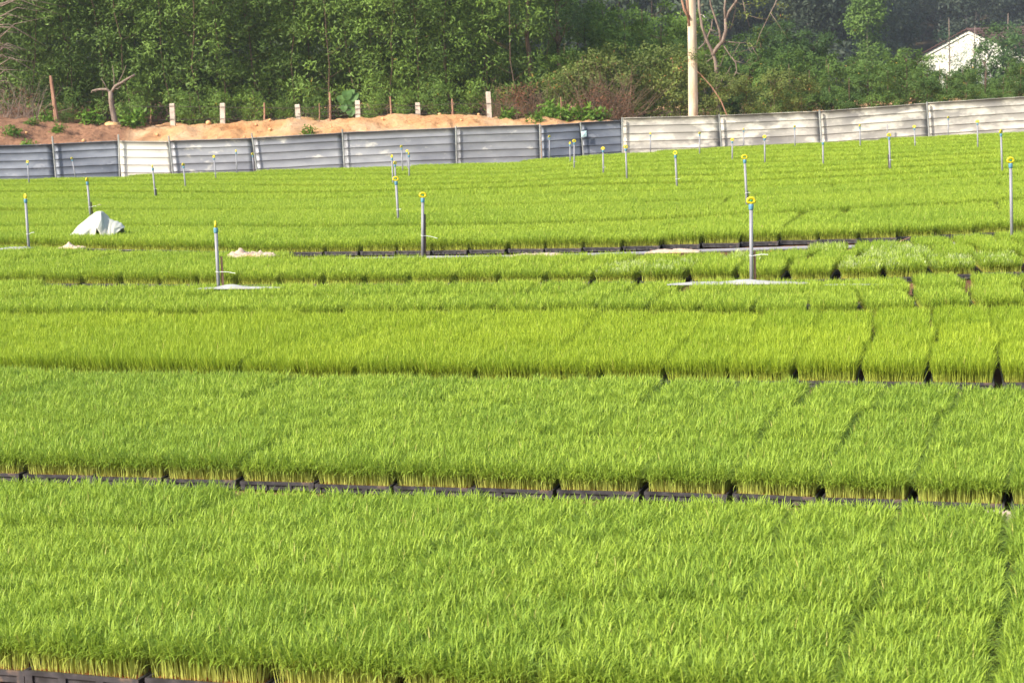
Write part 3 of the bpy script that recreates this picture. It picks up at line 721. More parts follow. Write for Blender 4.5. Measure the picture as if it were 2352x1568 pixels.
for i, s_ in enumerate(GN_):
    bot, H, d = sprinkler(i, *s_)
    if i in STK:
        dx, fr, mt, lb = STK[i]; b0 = bot + np.array([dx, .012, 0]); t0 = b0 + d * H * fr
        o = MB().tube([(0, 0, -.02), tuple((t0 - b0) * .5 + np.array([.002, 0, 0])), tuple(t0 - b0)], [.009, .008, .007], 7).obj('wooden_stake', M[mt]); o.location = b0
        prop(o, lb, 'stake', 'stakes beside sprinklers')

# ------------------------------------------------------------------ pipe on the ground in the aisle
PIPE = [(640, 598), (700, 597), (780, 596), (972, 592), (1176, 590), (1300, 587), (1440, 583), (1600, 577), (1735, 573), (1890, 568), (2080, 566), (2300, 555), (2500, 545)]
pa = np.array(PIPE, float); pw = on_ground(pa[:, 0], pa[:, 1], .045)
o = MB().tube([tuple(p - pw[3]) for p in pw], .014, 12).obj('irrigation_pipe', M['pvc'], None, True); o.location = pw[3]
prop(o, 'long grey plastic pipe lying in the bare strip between two beds', 'pipe')

# ------------------------------------------------------------------ cloths and sheets
def cloth_obj(name, cx, cy, dz, wx, wy, h, mat, lab, cat, seed, yaw=-.2, folds=3.0, rough=.5, ragged=.25, nx=44, ny=22, peak=None):
    C_ = on_ground(cx, cy, dz); V = []; rr = random.Random(seed)
    for j in range(ny + 1):
        for i in range(nx + 1):
            u = i / nx * 2 - 1; v = j / ny * 2 - 1
            ed = 1 + ragged * mnoise.noise(Vector((math.atan2(v, u) * 1.3, seed, 0))) * 1.2
            x = u * wx * ed; y = v * wy * ed
            e = max(0.0, 1 - max(abs(u), abs(v)) ** 2.2)
            n1 = mnoise.fractal(Vector((u * folds, v * folds * .6, seed * 3.1)), .8, 2.1, 4)
            rid = 1 - abs(mnoise.noise(Vector((u * folds * 2.1 + v, v * folds, seed + 9)))) * 2
            z = h * (e ** .6) * (.45 + rough * n1 + .35 * max(0, rid))
            if peak: z += peak[2] * math.exp(-(((u - peak[0]) / .25) ** 2 + ((v - peak[1]) / .5) ** 2))
            V.append((x, y, max(z, .0)))
    Fq = [(j * (nx + 1) + i, j * (nx + 1) + i + 1, (j + 1) * (nx + 1) + i + 1, (j + 1) * (nx + 1) + i) for j in range(ny) for i in range(nx)]
    o = put(name, mesh_np(name, V, Fq, M[mat], smooth=True), None, C_); o.rotation_euler = (0, 0, yaw)
    sm = o.modifiers.new('thick', 'SOLIDIFY'); sm.thickness = .002
    prop(o, lab, cat); return o
cloth_obj('cover_sheet', 1690, 652, .112, .40, .035, .020, 'sheet_cover', 'long pale blue-white sheet at the foot of the closest sprinkler', 'sheet', 1, -.26, 2.0, .3, .1, peak=(.15, 0, .012))
cloth_obj('cover_sheet', 550, 662, .112, .29, .035, .014, 'sheet_cover', 'flat pale sheet at the foot of the left sprinkler with a brown stake', 'sheet', 2, -.24, 1.5, .3, .1, peak=(-.2, 0, .016))
cloth_obj('cover_sheet', 1975, 654, .10, .20, .022, .008, 'sheet_cover', 'narrow straight white strip between two beds on the right', 'sheet', 3, -.26, 1, .1, .02)
cloth_obj('cover_sheet', 2140, 652, .040, .045, .10, .02, 'cloth_pink', 'small pinkish patch of cloth in a dark gap on the right', 'cloth', 4, -.26, 3, .4, .1)
cloth_obj('cover_sheet', 2252, 647, .040, .045, .11, .02, 'cloth_pink', 'pinkish patch of cloth in the rightmost dark gap', 'cloth', 5, -.26, 3, .4, .1)
cloth_obj('cover_sheet', 36, 571, .10, .145, .06, .02, 'sheet_cover', 'flat white sheet at the foot of the far left sprinkler', 'sheet', 6, -.2, 1.5, .3, .1)
cloth_obj('crumpled_cloth', 580, 589, .100, .175, .09, .034, 'cloth_pink', 'crumpled pinkish white cloth at the left end of the bare strip', 'cloth', 7, -.42, 4.5, .75, .3, peak=(-.62, .1, .030))
cloth_obj('crumpled_cloth', 1236, 589, .055, .21, .06, .035, 'cloth_pink', 'smooth pinkish cloth lying over the grey pipe near the middle', 'cloth', 8, -.2, 2, .3, .2)
cloth_obj('crumpled_cloth', 1548, 579, .055, .19, .06, .03, 'cloth_pink', 'flat pinkish cloth lying over the grey pipe further right', 'cloth', 9, -.2, 2, .3, .2)
cloth_obj('crumpled_cloth', 163, 570, .10, .115, .05, .022, 'cloth_pink', 'small peach coloured cloth on the grass under the white tarp', 'cloth', 10, -.3, 3, .5, .3, peak=(-.1, 0, .028))
cloth_obj('crumpled_cloth', 228, 474, .10, .062, .04, .018, 'cloth_pink', 'tiny pink cloth right of the sprinkler behind the tarp', 'cloth', 11, -.2, 2, .3, .2, peak=(0, 0, .015))
cloth_obj('crumpled_cloth', 2262, 1200, .035, .10, .10, .03, 'cloth_pink', 'pink and white cloth scrap in the gap of the nearest bed, right', 'cloth', 12, -.2, 3, .5, .3)

# draped tarp standing on something, with its right front lifted
TC = on_ground(216, 553, .085); TS = float(TC[1]) / F    # metres per photo pixel there
def tarp():
    V = []; nu, nv = 72, 40
    hx = [152, 163, 174, 186, 196, 205, 215, 225, 237, 242, 247, 256, 266, 274, 282]
    hy = [6, 11, 19, 35, 45, 54, 60, 65, 66, 60, 51, 45, 42, 38, 31]
    dep = interp
    for i in range(nu + 1):
        x = 152 + 130 * i / nu; H = np.interp(x, hx, hy) * TS
        D_ = np.interp(x, [152, 170, 200, 236, 262, 282], [8, 26, 36, 34, 28, 12]) * TS
        hem = np.interp(x, [152, 165, 226, 229, 236, 244, 252, 262, 272, 282], [7, 1, 0, 2, 36, 16, 11, 12, 18, 25]) * TS
        out = np.interp(x, [152, 228, 236, 248, 262, 282], [0, 0, 6, 16, 20, 8]) * TS
        hem = min(hem, H * .92)
        for j in range(nv + 1):
            v = j / nv * 2 - 1                         # -1 front hem ... +1 back hem
            g_ = (1 - abs(v) ** 2.3) if v > 0 else (1 - abs(v) ** 1.7)
            z = (hem if v < 0 else 0) * (1 - g_) + H * g_
            y = v * D_ * 1.0 - (out * max(0, -v) ** 2)
            fl_ = abs(v) ** 1.2
            rip = math.sin(x * .16 + v * 1.3) * .5 + math.sin(x * .31 + 1.7 - v * 2) * .35 + (math.sin(x * .55) * .5 if x > 236 else 0)
            n1 = mnoise.fractal(Vector((x * .035, v * 1.5, 7)), .9, 2.0, 4)
            ang = math.atan2(H * g_ - 66 * TS, (x - 236) * TS); cr_ = 1 - abs(math.sin(ang * 4.3 + mnoise.noise(Vector((x * .02, v, 3))) * 1.5)) ** .6
            y += rip * .010 * fl_ + n1 * .014 - (cr_ * .030 if v < 0 else 0) * fl_; z += n1 * .012 * fl_ + (.006 * abs(math.sin(x * .35 + v * 2)) if x > 240 else 0)
            xx = (x - 216) * TS + .010 * math.sin(v * 5 + x * .1)
            V.append((xx, y, max(0.0, z)))
    m = nv + 1; Fq = [(i * m + j, (i + 1) * m + j, (i + 1) * m + j + 1, i * m + j + 1) for i in range(nu) for j in range(nv)]
    return mesh_np('draped_tarp', V, Fq, M['tarp_white'], smooth=True)
o = put('draped_tarp', tarp(), None, TC); o.scale = (1.08, 1.08, 1.04); o.rotation_euler = (0, R(2.3), R(-4)); sm = o.modifiers.new('thick', 'SOLIDIFY'); sm.thickness = .002
prop(o, 'pale white tarp draped in a pointed hump over the seedlings on the left', 'tarp')

# tilted empty tray corner and clods in the strip
q = on_ground(97, 598, .03); e = empty('empty_tray', tuple(q)); e.rotation_euler = (R(-4), R(6), R(-18)); prop(e, 'dark empty tray edge sticking out of the grass on the left', 'tray')
MB().box(-.045, .045, -.02, .02, 0, .012).box(-.045, .045, -.02, -.014, .012, .03).box(-.045, -.039, -.014, .02, .012, .03).box(.039, .045, -.014, .02, .012, .03).obj('tray_shell', M['tray'], e)
def clod(name, P, r, mat, lab, cat, seed, group=None, sq=.8):
    V, Fq = [], []; ns, nt_ = 12, 8
    for j in range(nt_ + 1):
        for i in range(ns):
            a = 2 * math.pi * i / ns; b = math.pi * j / nt_
            d = Vector((math.cos(a) * math.sin(b), math.sin(a) * math.sin(b), math.cos(b)))
            rr = r * (1 + .28 * mnoise.noise(d * 1.6 + Vector((seed, 0, 0))) + .10 * mnoise.noise(d * 5 + Vector((seed, 3, 0))))
            V.append((d.x * rr, d.y * rr, d.z * rr * sq))
    for j in range(nt_):
        for i in range(ns):
            i2 = (i + 1) % ns; Fq.append((j * ns + i, j * ns + i2, (j + 1) * ns + i2, (j + 1) * ns + i))
    o = put(name, mesh_np(name, V, Fq, M[mat], smooth=True), None, P); prop(o, lab, cat, group); return o
clod('soil_clod', on_ground(1125, 589, .02), .028, 'tray_soil', 'red-brown clod of soil against the grey pipe near the middle', 'clod', 3)
clod('soil_clod', on_ground(873, 590, .035), .011, 'tray_soil', 'small orange clod on the grey pipe left of its middle', 'clod', 4)
clod('soil_clod', on_ground(1772, 577, .07), .010, 'tray_soil', 'small orange clod by the pipe, right of the closest sprinkler', 'clod', 5)
# dry twigs in the strip
def twig(name, pts, r, mat, lab, cat='twig', Y=None, group=None):
    B0 = on_ground(pts[0][0], pts[0][1], .02); Yb = float(B0[1]) if Y is None else Y
    P3 = [np.array(at_depth(x, y, Yb + .01 * k)) for k, (x, y) in enumerate(pts)]
    b = MB().tube([tuple(p - P3[0]) for p in P3], [r * (1 - .6 * k / len(P3)) for k in range(len(P3))], 6)
    o = b.obj(name, M[mat]); o.location = P3[0]; prop(o, lab, cat, group); return o
twig('dry_twig', [(948, 590), (949, 575), (953, 568), (951, 556)], .004, 'bark_stick', 'thin forked dry twig left of the central pipe sprinkler')
twig('dry_twig', [(1167, 588), (1168, 575), (1166, 560), (1165, 550)], .004, 'bark_stick', 'thin dry twig standing by the pink cloth in the middle')
twig('dry_twig', [(1760, 570), (1758, 550), (1754, 530), (1750, 517)], .0035, 'bark_stick', 'thin tan twig right of the closest sprinkler')
twig('dry_twig', [(2040, 585), (2050, 565), (2072, 552), (2090, 545)], .0035, 'bark_stick', 'bent tan twig over a dark gap on the right')

# ------------------------------------------------------------------ tree builders
def crown_mesh(name, mat, nclump, nleaf, rad, z0, z1, ll, lw, clump_r=.16, shape='ovoid', droop=.3, taper=0.0):
    nc = nclump; per = max(2, nleaf // nc); n = per * nc
    lobes = 0 if (shape == 'column' or nc < 30) else 9
    th = RNG.uniform(0, 2 * np.pi, nc); f = RNG.random(nc)
    def rm(f):
        if shape == 'ovoid': return rad * np.sqrt(np.clip(1 - (2 * f - 1) ** 2 * .85, .05, 1))
        if shape == 'column': return rad * (1 - .35 * f)
        return rad * np.clip(1.15 - f, .15, 1)
    cl = np.repeat(np.arange(nc), per)
    if lobes:
        lf = RNG.uniform(.12, .86, lobes); lt = np.arange(lobes) * 2.4 + RNG.normal(0, .3, lobes); lr_ = rm(lf) * .52
        LC = np.stack([lr_ * np.cos(lt), lr_ * np.sin(lt), z0 + (z1 - z0) * lf], 1); LR = rad * RNG.uniform(.40, .62, lobes)
        li = RNG.integers(0, lobes, nc); q = RNG.normal(0, 1, (nc, 3)); q[:, 2] = q[:, 2] * .8 + .25; q /= np.linalg.norm(q, axis=1)[:, None]
        C = LC[li] + q * (LR[li] * RNG.uniform(.72, 1.04, nc))[:, None] * np.array([1, 1, .85]); C[:, 2] = np.clip(C[:, 2], z0 * .5, z1)
        P = C[cl] + RNG.normal(0, clump_r * .8, (n, 3)) * np.array([1, 1, .7]); out = P - LC[li[cl]]
    else:
        rc = rm(f) * np.sqrt(RNG.uniform(.08, 1, nc)); C = np.stack([rc * np.cos(th), rc * np.sin(th), z0 + (z1 - z0) * f], 1)
        P = C[cl] + RNG.normal(0, clump_r, (n, 3)) * np.array([1, 1, .7]); out = (P - C[cl]) * 1.5 + P * np.array([.25, .25, 0]) + np.array([0, 0, .08])
    out = out / (np.linalg.norm(out, axis=1)[:, None] + 1e-6)
    nn = out + RNG.normal(0, .42, (n, 3)) + np.array([0, 0, .25]); nn /= np.linalg.norm(nn, axis=1)[:, None]
    d = np.cross(nn, RNG.normal(0, 1, (n, 3))); d /= np.linalg.norm(d, axis=1)[:, None]
    d = d + out * .35 - np.array([0, 0, droop * .5]); d /= np.linalg.norm(d, axis=1)[:, None]
    s = np.cross(nn, d); s /= np.linalg.norm(s, axis=1)[:, None]
    L = ll * RNG.uniform(.65, 1.25, n); w = lw * RNG.uniform(.7, 1.2, n)
    V = np.stack([P, P + d * (L * .45)[:, None] - s * (w * .5)[:, None] + nn * (w * .15)[:, None], P + d * L[:, None], P + d * (L * .45)[:, None] + s * (w * .5)[:, None] + nn * (w * .15)[:, None]], 1).reshape(-1, 3)
    Fq = np.arange(n * 4).reshape(-1, 4)
    cv = RNG.random(nc); v = np.clip(cv[cl] * .5 + RNG.random(n) * .5, 0, 1)
    return mesh_np(name, V, Fq, mat, {'v': np.repeat(v, 4)}), C

def trunk_mesh(name, h, r, mat, C=None, nb_=7, lean=.06, seed=0):
    rr = random.Random(seed); b = MB(); pts = []; x = y = 0; n = 9
    for i in range(n):
        z = h * i / (n - 1); pts.append((x, y, z)); x += rr.uniform(-lean, lean) * h / n; y += rr.uniform(-lean, lean) * h / n
    b.tube([(0, 0, -.3)] + pts, [r * 1.25] + [r * (1 - .75 * i / n) for i in range(n)], 7)
    if C is not None:
        idx = RNG.choice(len(C), min(nb_, len(C)), replace=False)
        for q in idx:
            c = C[q]; z = max(.15 * h, min(h * .95, c[2] - .35 * math.hypot(c[0], c[1]) - .1)); k = min(n - 1, int(z / h * (n - 1)))
            s_ = np.array(pts[k]); s_[2] = z; mid = (s_ + c) / 2 + np.array([rr.uniform(-.05, .05), rr.uniform(-.05, .05), -.03])
            b.tube([tuple(s_), tuple(mid), tuple(c)], [r * .35, r * .22, r * .08], 5)
    return b.mesh(name, M[mat], True)

KINDS = {}
def kind(key, cnt, mat, nclump, nleaf, rad, z0, z1, ll, lw, cr, shape, droop, h, r, bark, nb_=10, lean=.06):
    out = []
    for i in range(cnt):
        me, C = crown_mesh('crown_' + key, M[mat], nclump, nleaf, rad, z0, z1, ll, lw, cr, shape, droop)
        out.append((me, trunk_mesh('trunk_' + key, h, r, bark, C, nb_, lean, i * 7 + len(key))))
    KINDS[key] = out
kind('acacia', 6, 'leaf_acacia', 92, 4300, .88, .25, 5.6, .118, .034, .125, 'column', -.05, 5.4, .015, 'bark_brown', 22, .2)
kind('undergrowth', 3, 'leaf_fresh', 45, 1700, .55, .10, 1.3, .10, .028, .12, 'ovoid', .0, 1.2, .016, 'bark_brown', 12, .1)
kind('dark', 2, 'leaf_dark', 160, 16000, 1.15, .6, 5.5, .055, .018, .20, 'ovoid', .2, 5.0, .06, 'bark_brown', 26, .08)
kind('fresh', 3, 'leaf_fresh', 60, 3400, .85, .15, 3.1, .115, .042, .12, 'ovoid', .1, 2.8, .03, 'bark_brown', 16, .08)
kind('mixed', 3, 'leaf_mixed', 60, 3000, .75, .05, 1.9, .085, .032, .13, 'ovoid', .2, 1.6, .02, 'bark_brown', 14, .1)
kind('bush', 4, 'leaf_bush', 60, 4200, 1.0, .05, 2.3, .105, .045, .12, 'ovoid', .1, 2.0, .04, 'bark_brown', 14, .08)
kind('roundtop', 2, 'leaf_dark', 80, 7000, 1.25, .8, 3.2, .11, .045, .16, 'ovoid', .1, 2.8, .05, 'bark_brown', 14, .05)
kind('eucalypt', 3, 'leaf_blue', 46, 1500, 1.1, 2.0, 7.4, .17, .035, .34, 'ovoid', .5, 7.2, .07, 'bark_dead', 16, .05)
kind('slim', 2, 'leaf_fresh', 70, 6500, 1.15, 2.0, 8.0, .22, .075, .28, 'column', .3, 7.8, .07, 'bark_dead', 18, .05)
TREES = 0
HK = {'acacia': 5.6, 'fresh': 3.15, 'bush': 2.35, 'roundtop': 3.25, 'mixed': 1.9, 'slim': 8.1, 'eucalypt': 7.5, 'dark': 5.5, 'undergrowth': 1.3}
def tree(key, x, y, Y, sc, lab, group=None, name='leafy_tree', cat='tree', z=None, var=None, crown='crown', trunk='trunk', top=None):
    global TREES
    P = at_depth(x, y, Y); P[2] = float(bank_z(np.array([P[0]]), np.array([Y]))[0]) if Y < 57.5 else float(rear_z(np.array([P[0]]), np.array([Y]))[0])
    if z is not None: P[2] = z
    if top is not None: sc = (float(at_depth(x, top, Y)[2]) - P[2]) / HK[key]
    cr, tk = random.choice(KINDS[key]) if var is None else KINDS[key][var]
    e = empty(name, tuple(P), random.uniform(0, 6.28)); e.scale = (sc * random.uniform(.92, 1.08), sc * random.uniform(.92, 1.08), sc)
    put(crown, cr, e); put(trunk, tk, e); prop(e, lab, cat, group); TREES += 1; return e
# first row of the wood: told apart by what stands before them
LM = [(-70, 'at the left edge of the picture'), (10, 'in the top left corner behind dry branches'), (85, 'left of the tall leaning stick'), (160, 'right of the tall leaning stick'), (235, 'behind the pale crooked tree'), (315, 'between the crooked tree and the first concrete post'),
      (395, 'behind the first concrete post'), (455, 'between the first and second concrete posts'), (520, 'behind the second concrete post'), (600, 'behind the wooden post right of the second concrete post'), (680, 'behind the third concrete post'),
      (745, 'behind the tall thin wooden post'), (820, 'behind the plant with big round leaves'), (890, 'left of the fifth concrete post'), (960, 'behind the fifth concrete post'), (1035, 'between the fifth and the tall last concrete post'), (1110, 'behind the tall last concrete post'), (1180, 'behind the dry brown branches')]
for x, w_ in LM:
    tree('acacia', x + random.uniform(-8, 8), 250, random.uniform(41.0, 42.2), random.uniform(.9, 1.08), 'slender leafy acacia ' + w_, 'acacias in the front row of the wood', name='acacia_tree')
for Y, st, o_ in ((43.2, 88, 0), (44.6, 84, 40), (46.2, 80, 10), (48.2, 78, 30), (51, 74, 0)):
    for x in np.arange(-110 + o_, 1290, st):
        tree('acacia', x + random.uniform(-18, 18), 250, Y + random.uniform(-.5, .5), random.uniform(.95, 1.2), 'dense dark green acacia deep in the wood on the left', 'acacias deep in the wood', name='acacia_tree')
for i, x in enumerate((150, 300, 440, 500, 585, 660, 725, 860, 930, 1000, 1080, 1150)):
    tree('undergrowth', x, 270, 39.9 + random.uniform(0, .6), random.uniform(.42, .72), 'low light green sapling %s' % (['under the leaning stick', 'right of the crooked tree', 'left of the second concrete post', 'just right of the first concrete post', 'right of the second concrete post', 'just left of the third concrete post', 'left of the tall thin wooden post', 'right of the big round leaves', 'left of the fifth concrete post', 'right of the fifth concrete post', 'left of the tall last concrete post', 'right of the tall last concrete post'][i]), 'saplings along the wire fence', name='sapling', cat='sapling', crown='leaves', trunk='stem')
tree('dark', 1225, 250, 42.5, 1.0, 'big dark fine-leaved tree above the dry branches', 'dark fine-leaved trees', name='dark_tree', var=0)
tree('dark', 1285, 250, 43.6, 1.12, 'big dark fine-leaved tree, right one of the dark pair', 'dark fine-leaved trees', name='dark_tree', var=1)
for i, (x, Y, s_) in enumerate(((1300, 42.2, .62), (1350, 45, 1.0), (1395, 47, 1.02), (1440, 44.6, .88), (1480, 47, 1.0), (1520, 44.5, .84), (1565, 47, .98), (1425, 50.5, 1.2), (1330, 50, 1.25), (1500, 51, 1.12), (1620, 46, .72), (1590, 51, 1.02), (1655, 49, .72))):
    tree('fresh', x, 250, Y, s_, ['low bright tree under the dark pair', 'bright green tree right of the dark pair', 'bright green tree over the dry bush, left', 'bright green tree over the dry bush, centre', 'bright green tree over the dry bush, right', 'bright green tree left of the eucalyptus trunk',
         'bright green tree right behind the eucalyptus trunk', 'tall hazy tree top above the dry bush', 'tall bright tree top right of the dark pair', 'tall hazy tree top left of the eucalyptus', 'low green tree behind the bare tree', 'taller green tree behind the bare tree', 'green tree right of the bare tree'][i], 'bright green trees in the middle', name='bright_tree')
for i, (x, Y, s_) in enumerate(((1300, 40.6, .72), (1345, 40.8, .95), (1400, 41.2, 1.0), (1455, 40.8, .85), (1505, 41.4, 1.0), (1550, 41, .95), (1605, 41.5, .8), (1650, 41, .62), (1715, 41.5, .62), (1780, 41.2, .66), (1840, 41.4, .60))):
    tree('mixed', x, 255, Y, s_, 'tangled shrub with yellow and reddish leaves ' + ['left of the dry brown bush', 'behind the left of the dry brown bush', 'behind the right of the dry brown bush', 'right of the dry brown bush', 'at the start of the cream fence', 'left of the eucalyptus foot', 'right of the eucalyptus foot', 'behind the first cream fence post', 'behind the second cream sheet, left', 'behind the second cream sheet, middle', 'left of the middle cream fence post'][i], 'tangled shrubs behind the fence', name='shrub', cat='shrub', crown='foliage', trunk='stem')
RB = [(1675, 45, .78), (1725, 47, .92), (1770, 44, .74), (1815, 46.5, .90), (1860, 44.5, .78), (1905, 47, .84), (1950, 44.5, .74), (1995, 46.8, .82), (2040, 44.5, .80), (2085, 47, .86), (2130, 44.8, .80), (2175, 46.5, .80), (2220, 44.4, .76), (2262, 47, .86), (2305, 44.6, .84), (2345, 46.8, .92), (2400, 45, .9)]
RL = ['right of the bare tree', 'right of the bare tree, further back', 'under the dark round-topped trees, left', 'under the dark round-topped trees, right', 'left of the middle cream fence post line', 'above the middle cream fence post', 'left of the slim tall tree', 'under the slim tall tree', 'right of the slim tall tree', 'well right of the slim tall tree', 'above the last cream fence post', 'under the left corner of the house', 'under the gable of the house, left', 'under the gable of the house, right', 'under the brown roof', 'at the right edge of the picture', 'cut by the right edge of the picture']
SKX = [1640, 1700, 1800, 1870, 1905, 1936, 2003, 2040, 2086, 2119, 2152, 2202, 2269, 2352, 2450]; SKY = [118, 112, 110, 108, 114, 130, 130, 110, 102, 124, 130, 145, 138, 122, 118]
for i, (x, Y, s_) in enumerate(RB):
    tree('bush', x, 250, Y, 1, 'dense rounded green young tree ' + RL[i], 'young trees behind the cream fence', name='young_tree', top=float(np.interp(x, SKX, SKY)) + 12 + 26 * (47 - Y) / 3)
for i, x in enumerate(np.arange(1640, 2460, 52)):
    tree('bush', x, 250, 50.5 + random.uniform(-1, 1), 1, 'green young tree in the rear row behind the cream fence', 'young trees in the rear row', name='young_tree', top=float(np.interp(x, SKX, SKY)) + random.uniform(-6, 8))
for i, (x, Y, s_, w_) in enumerate(((1750, 52, 1.12, 'left'), (1800, 54, 1.12, 'middle'), (1870, 54, .98, 'right'))):
    tree('roundtop', x, 250, Y, s_, 'dark round-topped tree, %s of three right of the bare tree' % w_, 'dark round-topped trees', name='round_tree', top={'left': 66, 'middle': 56, 'right': 76}[w_])
tree('slim', 1992, 200, 88, 1.0, 'tall slim yellow-green tree rising over the young trees on the right', name='slim_tree', top=-12)
tree('eucalypt', 2185, 120, 96, 1, 'thin tree in front of the left side of the house', 'thin trees around the house', name='thin_tree', top=30)
tree('eucalypt', 2236, 120, 100, 1, 'thin tree in front of the gable of the house', 'thin trees around the house', name='thin_tree', top=50)
tree('bush', 2265, 120, 90, 1, 'leafy tree hiding the foot of the gable', name='leafy_tree', top=112)
tree('eucalypt', 2320, 120, 104, 1, 'thin tree in front of the brown roof', 'thin trees around the house', name='thin_tree', top=20)
tree('roundtop', 2318, 120, 92, 1.2, 'dark bushy tree in front of the right end of the gable', name='bushy_tree', top=62)
tree('eucalypt', 1528, 200, 58, .42, 'small bluish feathery tree left of the eucalyptus trunk', name='feathery_tree', top=62)
tree('fresh', 2120, 200, 74, 1.15, 'green tree peeping over the young trees left of the house', name='bushy_tree', top=108)
tree('fresh', 2060, 200, 72, 1.02, 'green tree top right of the slim tall tree', name='bushy_tree', top=96)

# hillside wood: one mass
hm = []
for i in range(5):
    me, C = crown_mesh('hill_crown', M['leaf_hill'], 60, 5200, 2.4, 2.6, 11.0, .36, .17, .60, 'ovoid', .2)
    V = np.empty(len(me.vertices) * 3, np.float32); me.vertices.foreach_get('co', V); V = V.reshape(-1, 3)
    vv = np.empty(len(me.vertices), np.float32); me.attributes['v'].data.foreach_get('value', vv)
    tb = MB(); rr = random.Random(i)
    tb.tube([(0, 0, -1), (rr.uniform(-.2, .2), 0, 4), (rr.uniform(-.4, .4), .1, 10)], [.17, .13, .05], 6, False)
    tv = np.array(tb.v); tf = np.array([f for f in tb.f if len(f) == 4])
    Fq = np.arange(len(V)).reshape(-1, 4)
    hm.append(mesh_np('hill_tree', np.concatenate([V, tv]), np.concatenate([Fq, tf + len(V)]), [M['leaf_hill'], M['bark_hill']], {'v': np.concatenate([vv, np.zeros(len(tv))])}, midx=np.concatenate([np.zeros(len(Fq)), np.ones(len(tf))])))
hp, hr, hs2, hi = [], [], [], []
for Y in np.arange(112, 250, 5.5):
    for u in np.arange(-.32, .34, 3.6 / Y):
        X = u * Y + random.uniform(-1.2, 1.2); yy = Y + random.uniform(-2.5, 2.5)
        if yy < 160 and .215 < X / yy < .33: continue
        hp.append((X, yy, float(rear_z(np.array([X]), np.array([yy]))[0]) + .8 * math.sin(X * .07 + 1) * min(1, max(0, (yy - 160) / 60)) - .2)); hr.append((0, 0, random.uniform(0, 6.28))); hs2.append(random.uniform(.75, 1.25)); hi.append(random.randrange(5))
scatter('hillside_forest', hp, hr, hs2, hi, hm, 'hazy blue-green forest covering the hillside far behind')

# eucalyptus trunk just behind the fence
def px_pts(L, Y): return [np.array(at_depth(x, y, Y + (q[0] if (q := r_) else 0))) for x, y, *r_ in L]
e0 = at_depth(1592, 300, 36.2); e0[2] -= .55
e = empty('eucalyptus_tree', tuple(e0)); prop(e, 'tall smooth pale eucalyptus trunk behind the cream fence', 'tree')
top = [(1592.5, 330), (1592, 250), (1591.5, 200), (1591, 150), (1590, 100), (1589, 50), (1588, 0), (1586, -120), (1583, -260)]
P3 = [at_depth(x, y, 36.2) - e0 for x, y in top]
MB().tube([tuple(p) for p in P3], [.102, .097, .094, .092, .090, .088, .084, .075, .060], 20).obj('trunk', M['bark_eucalyptus'], e, True)
bb = [(1584, 60), (1579, 20), (1576, -20), (1570, -90)]
MB().tube([tuple(at_depth(x, y, 36.15) - e0) for x, y in bb], [.035, .028, .022, .014], 8).obj('branch', M['bark_stick'], e, True)
MB().tube([tuple(at_depth(x, y, 36.1) - e0) for x, y in [(1583, 42), (1572, 24), (1566, 0), (1563, -40)]], [.03, .025, .02, .01], 8).obj('branch', M['bark_stick'], e, True)
me, C = crown_mesh('crown', M['leaf_mixed'], 8, 150, .16, -.05, .12, .07, .02, .06, 'ovoid', .2)
o = put('sprig', me, e, tuple(at_depth(1590, 130, 36.05) - e0)); o['kind'] = 'stuff'

def bough(e, origin, pts, r0_, r1_, mat, Y, name='branch'):
    P3 = [at_depth(x, y, Y + (d[0] if d else 0)) - origin for x, y, *d in pts]; n = len(P3)
    return MB().tube([tuple(p) for p in P3], [r0_ + (r1_ - r0_) * i / (n - 1) for i in range(n)], 7).obj(name, M[mat], e, True)
# bare tree right of it
b0 = at_depth(1652, 290, 42.6)
e = empty('bare_tree', tuple(b0)); prop(e, 'leafless pale tree with crooked branches right of the eucalyptus trunk', 'tree')
bough(e, b0, [(1652, 285), (1650, 270), (1649, 240), (1647, 215), (1646, 170), (1643, 140), (1636, 120), (1622, 90), (1612, 60), (1606, 20), (1603, -30)], .055, .028, 'bark_dead', 42.6, 'trunk')
BR = [([(1636, 128), (1645, 112), (1660, 95), (1667, 70), (1666, 45), (1673, 28), (1690, 5), (1700, -20)], .055, .022),
      ([(1666, 50), (1664, 20), (1668, -20)], .03, .02), ([(1655, 95), (1652, 70), (1642, 40), (1632, 10), (1628, -30)], .03, .018),
      ([(1618, 100), (1625, 85), (1634, 65), (1636, 45)], .022, .010), ([(1618, 100), (1605, 112), (1585, 122), (1570, 128)], .018, .006),
      ([(1655, 100), (1668, 96), (1700, 99), (1715, 98), (1722, 115), (1728, 122)], .014, .005), ([(1700, 99), (1690, 115), (1682, 130)], .008, .004),
      ([(1660, 102), (1675, 125), (1690, 145), (1692, 165), (1688, 172)], .016, .006), ([(1688, 140), (1705, 145), (1725, 152)], .008, .003),
      ([(1692, 168), (1705, 172), (1730, 178)], .008, .003), ([(1640, 130), (1620, 145), (1606, 160), (1598, 172)], .014, .005),
      ([(1648, 175), (1630, 185), (1608, 192)], .012, .004), ([(1650, 200), (1660, 180), (1672, 165), (1680, 150)], .014, .005),
      ([(1650, 205), (1640, 190), (1634, 170), (1628, 150)], .012, .004), ([(1690, 165), (1682, 185), (1675, 195), (1660, 200)], .010, .004),
      ([(1675, 190), (1685, 205), (1688, 230)], .008, .003), ([(1650, 230), (1642, 225), (1636, 205), (1630, 190)], .012, .004),
      ([(1725, 105), (1738, 125), (1745, 140)], .006, .003), ([(1640, 170), (1655, 150), (1662, 130), (1668, 118)], .010, .004), ([(1690, 5), (1710, 12), (1730, 8)], .010, .004)]
for pts, ra, rb in BR: bough(e, b0, [(x, y, random.uniform(-.15, .15) * i / len(pts)) for i, (x, y) in enumerate(pts)], ra, rb, 'bark_dead', 42.6)
